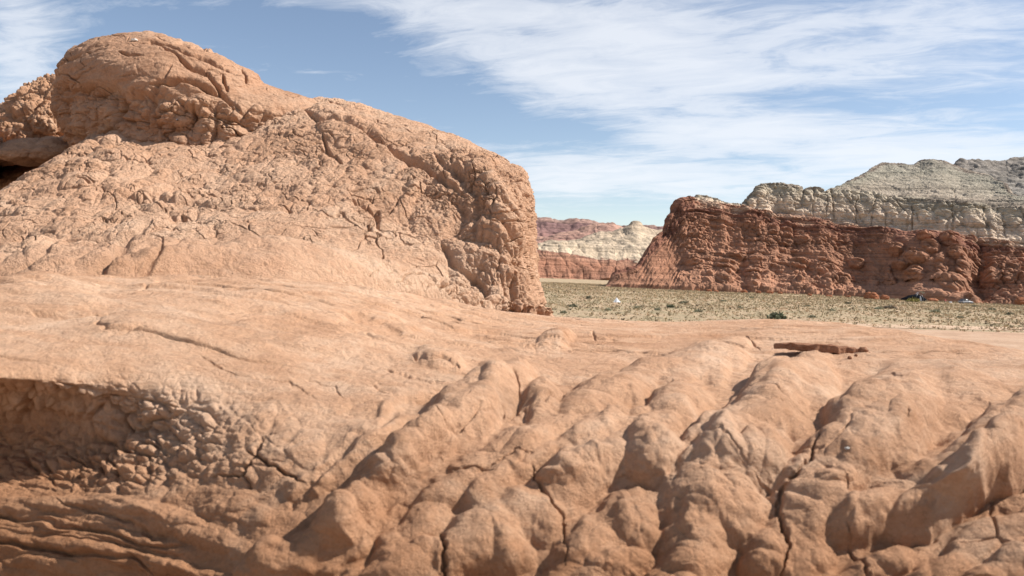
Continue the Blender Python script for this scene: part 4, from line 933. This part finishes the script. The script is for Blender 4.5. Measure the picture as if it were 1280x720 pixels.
# parked car
M_paint = plain_mat('silver_car_paint', (.28, .28, .29), .4, .2); M_glass = plain_mat('dark_car_glass', (.015, .018, .022), .12, 0, .6); M_tyre = plain_mat('tyre_rubber', (.02, .02, .02), .8); M_trim = plain_mat('grey_trim', (.1, .1, .1), .6)
M_lamp = plain_mat('lamp_glass', (.75, .74, .70), .2); M_red_l = plain_mat('tail_lamp', (.40, .03, .02), .3)
def build_car():
    p = gp(1207, 379.8); k = p[1] / F; sc = 17.5 * k / 4.5
    root = empty('parked_car', p, 'silver car with dark windows parked on the grass right of the dark tent', 'car', math.radians(8)); root.scale = (sc,) * 3
    def hull(secs, name, mat, parent, close=True, n=28):
        S = []
        for x, hw, z0, z1, tw in secs:
            th = np.linspace(0, 2 * math.pi, n + 1); c, s_ = np.cos(th), np.sin(th); e = .32
            yy = np.sign(c) * np.abs(c) ** e * hw; zz = np.sign(s_) * np.abs(s_) ** e; tf = np.where(zz > 0, 1 - (1 - tw) * zz, 1.0)
            S.append(np.stack([np.full(n + 1, x), yy * tf, (z0 + z1) / 2 + zz * (z1 - z0) / 2], -1))
        S = [S[0] * A3(1, .01, 1) * 1.0 + A3(0, 0, 0)] + S + [S[-1] * A3(1, .01, 1)]
        return grid_mesh(name, np.array(S), mat, None, False, parent)
    hull([(-2.2, .72, .40, .82, .9), (-2.15, .82, .30, .92, .9), (-1.5, .88, .24, .96, .92), (0, .89, .22, .94, .93), (1.0, .88, .22, .92, .93), (1.7, .85, .24, .84, .9), (2.12, .78, .28, .72, .88), (2.22, .66, .36, .62, .9)], 'body', M_paint, root)
    hull([(-1.95, .70, .86, .98, .8), (-1.55, .76, .86, 1.36, .74), (-.6, .77, .86, 1.47, .76), (.3, .76, .86, 1.44, .76), (.75, .74, .86, 1.18, .8), (1.15, .70, .84, .93, .85)], 'window', M_glass, root)
    hull([(-1.5, .54, 1.36, 1.42, .9), (-.6, .58, 1.45, 1.51, .9), (.3, .55, 1.42, 1.48, .9)], 'roof', M_paint, root)
    for x in (-1.35, 1.4):
        for s_ in (-1, 1):
            th = np.linspace(0, 2 * math.pi, 33); pr = [(.14, .01), (.30, .02), (.33, .05), (.33, .19), (.30, .22), (.14, .23)]
            V = np.array([np.stack([r_ * np.cos(th), np.full(33, s_ * (.90 - w0)), r_ * np.sin(th)], -1) for r_, w0 in pr]) + A3(x, 0, .33)
            t_ = grid_mesh('wheel', V, M_tyre, None, s_ > 0, root)
            V = np.array([np.stack([r_ * np.cos(th), np.full(33, s_ * (.905 - w0)), r_ * np.sin(th)], -1) for r_, w0 in [(.005, 0.0), (.07, .0), (.10, .02), (.2, .01), (.22, .03)]]) + A3(x, 0, .33)
            grid_mesh('rim', V, M_pole, None, s_ > 0, t_)
    def lump(name, c, r, mat):
        u, v = np.meshgrid(np.linspace(0, 2 * math.pi, 16), np.linspace(.02, math.pi - .02, 9))
        grid_mesh(name, np.stack([c[0] + r[0] * np.sin(v) * np.cos(u), c[1] + r[1] * np.sin(v) * np.sin(u), c[2] + r[2] * np.cos(v)], -1), mat, None, True, root)
    for s_ in (-1, 1):
        lump('headlight', (2.1, s_ * .60, .66), (.12, .17, .08), M_lamp); lump('tail_light', (-2.12, s_ * .62, .78), (.09, .14, .09), M_red_l); lump('mirror', (.72, s_ * .95, .98), (.08, .10, .07), M_paint)
build_car()
p = gp(1183, 378.5); k = p[1] / F
c_ = empty('camp_chair', p, 'tiny folding camp chair with reddish seat between the dark tent and the car', 'chair', .4)
M_cloth = plain_mat('red_chair_cloth', (.30, .06, .05), .8)
surf(lambda u, v: ((u - .5) * .6, (v - .5) * .5, .45 - .06 * np.sin(u * math.pi)), 8, 8, 'seat', M_cloth, c_); surf(lambda u, v: ((u - .5) * .6, .25 + .12 * v, .45 + .55 * v), 8, 8, 'backrest', M_cloth, c_)
for sx in (-1, 1):
    for sy in (-1, 1): tube([(sx * .3, sy * .25, 0), (sx * .3, sy * .25, .25), (sx * .3, sy * .25, .5)], .02, 'leg', M_pole, c_)
p = gp(1188, 379)
c_ = empty('cool_box', p, 'small white cool box on the grass beside the camp chair', 'cool box', .2)
def boxy(u, v, a, b, z0, z1):
    t = u * 2 * math.pi; e = .3; r = np.clip(np.sin(v * math.pi), 0, 1) ** .15
    return a * r * np.sign(np.cos(t)) * np.abs(np.cos(t)) ** e, b * r * np.sign(np.sin(t)) * np.abs(np.sin(t)) ** e, z0 + (z1 - z0) * v
surf(lambda u, v: boxy(u, v, .42, .26, 0, .42), 40, 16, 'body', M_white, c_); surf(lambda u, v: boxy(u, v, .44, .28, .425, .52), 40, 10, 'lid', M_lite, c_)

# two small pale stones
def pale_stone(p, r, label, seed):
    th = np.linspace(0, 2 * math.pi, 30); ph = np.linspace(.05, math.pi - .05, 18)[:, None]
    D_ = np.stack([np.sin(ph) * np.cos(th), np.sin(ph) * np.sin(th), np.cos(ph) * np.ones_like(th)], -1)
    V = D_ * r * (1 + .4 * fbm(D_ + seed, 1.6, 3, off=2)[..., None]) * A3(1.3, 1, .6); V[:, -1] = V[:, 0]
    o = grid_mesh('pebble', V, M_pale, flip=True); o.location = tuple(p + A3(0, 0, r * .25)); tag(o, label, 'stone')
M_pale = rock_mat('pale_stone', (.78, .74, .68), (.70, .66, .60), (.58, .52, .46), 6, .01)
pale_stone(ray_hit(1059, 561), .006, 'tiny whitish stone on the rounded foreground bulge, right of the deep crack', 3)
nv = len(blobd.data.vertices); co = np.empty(nv * 3, np.float32); blobd.data.vertices.foreach_get('co', co); co = co.reshape(-1, 3) - CAM
f_ = co[:, 1] * cp - co[:, 2] * sp; u_ = co[:, 1] * sp + co[:, 2] * cp; px_ = (co[:, 0] * cr + u_ * sr) / f_ * F + CX; py_ = CY - (u_ * cr - co[:, 0] * sr) / f_ * F
k_ = np.argmin((px_ - 168) ** 2 + (py_ - 51) ** 2 + (f_ > 16.8) * 1e3)
pale_stone(co[k_] + CAM, .05, 'small white stone lying on the very top of the domed rock', 5)
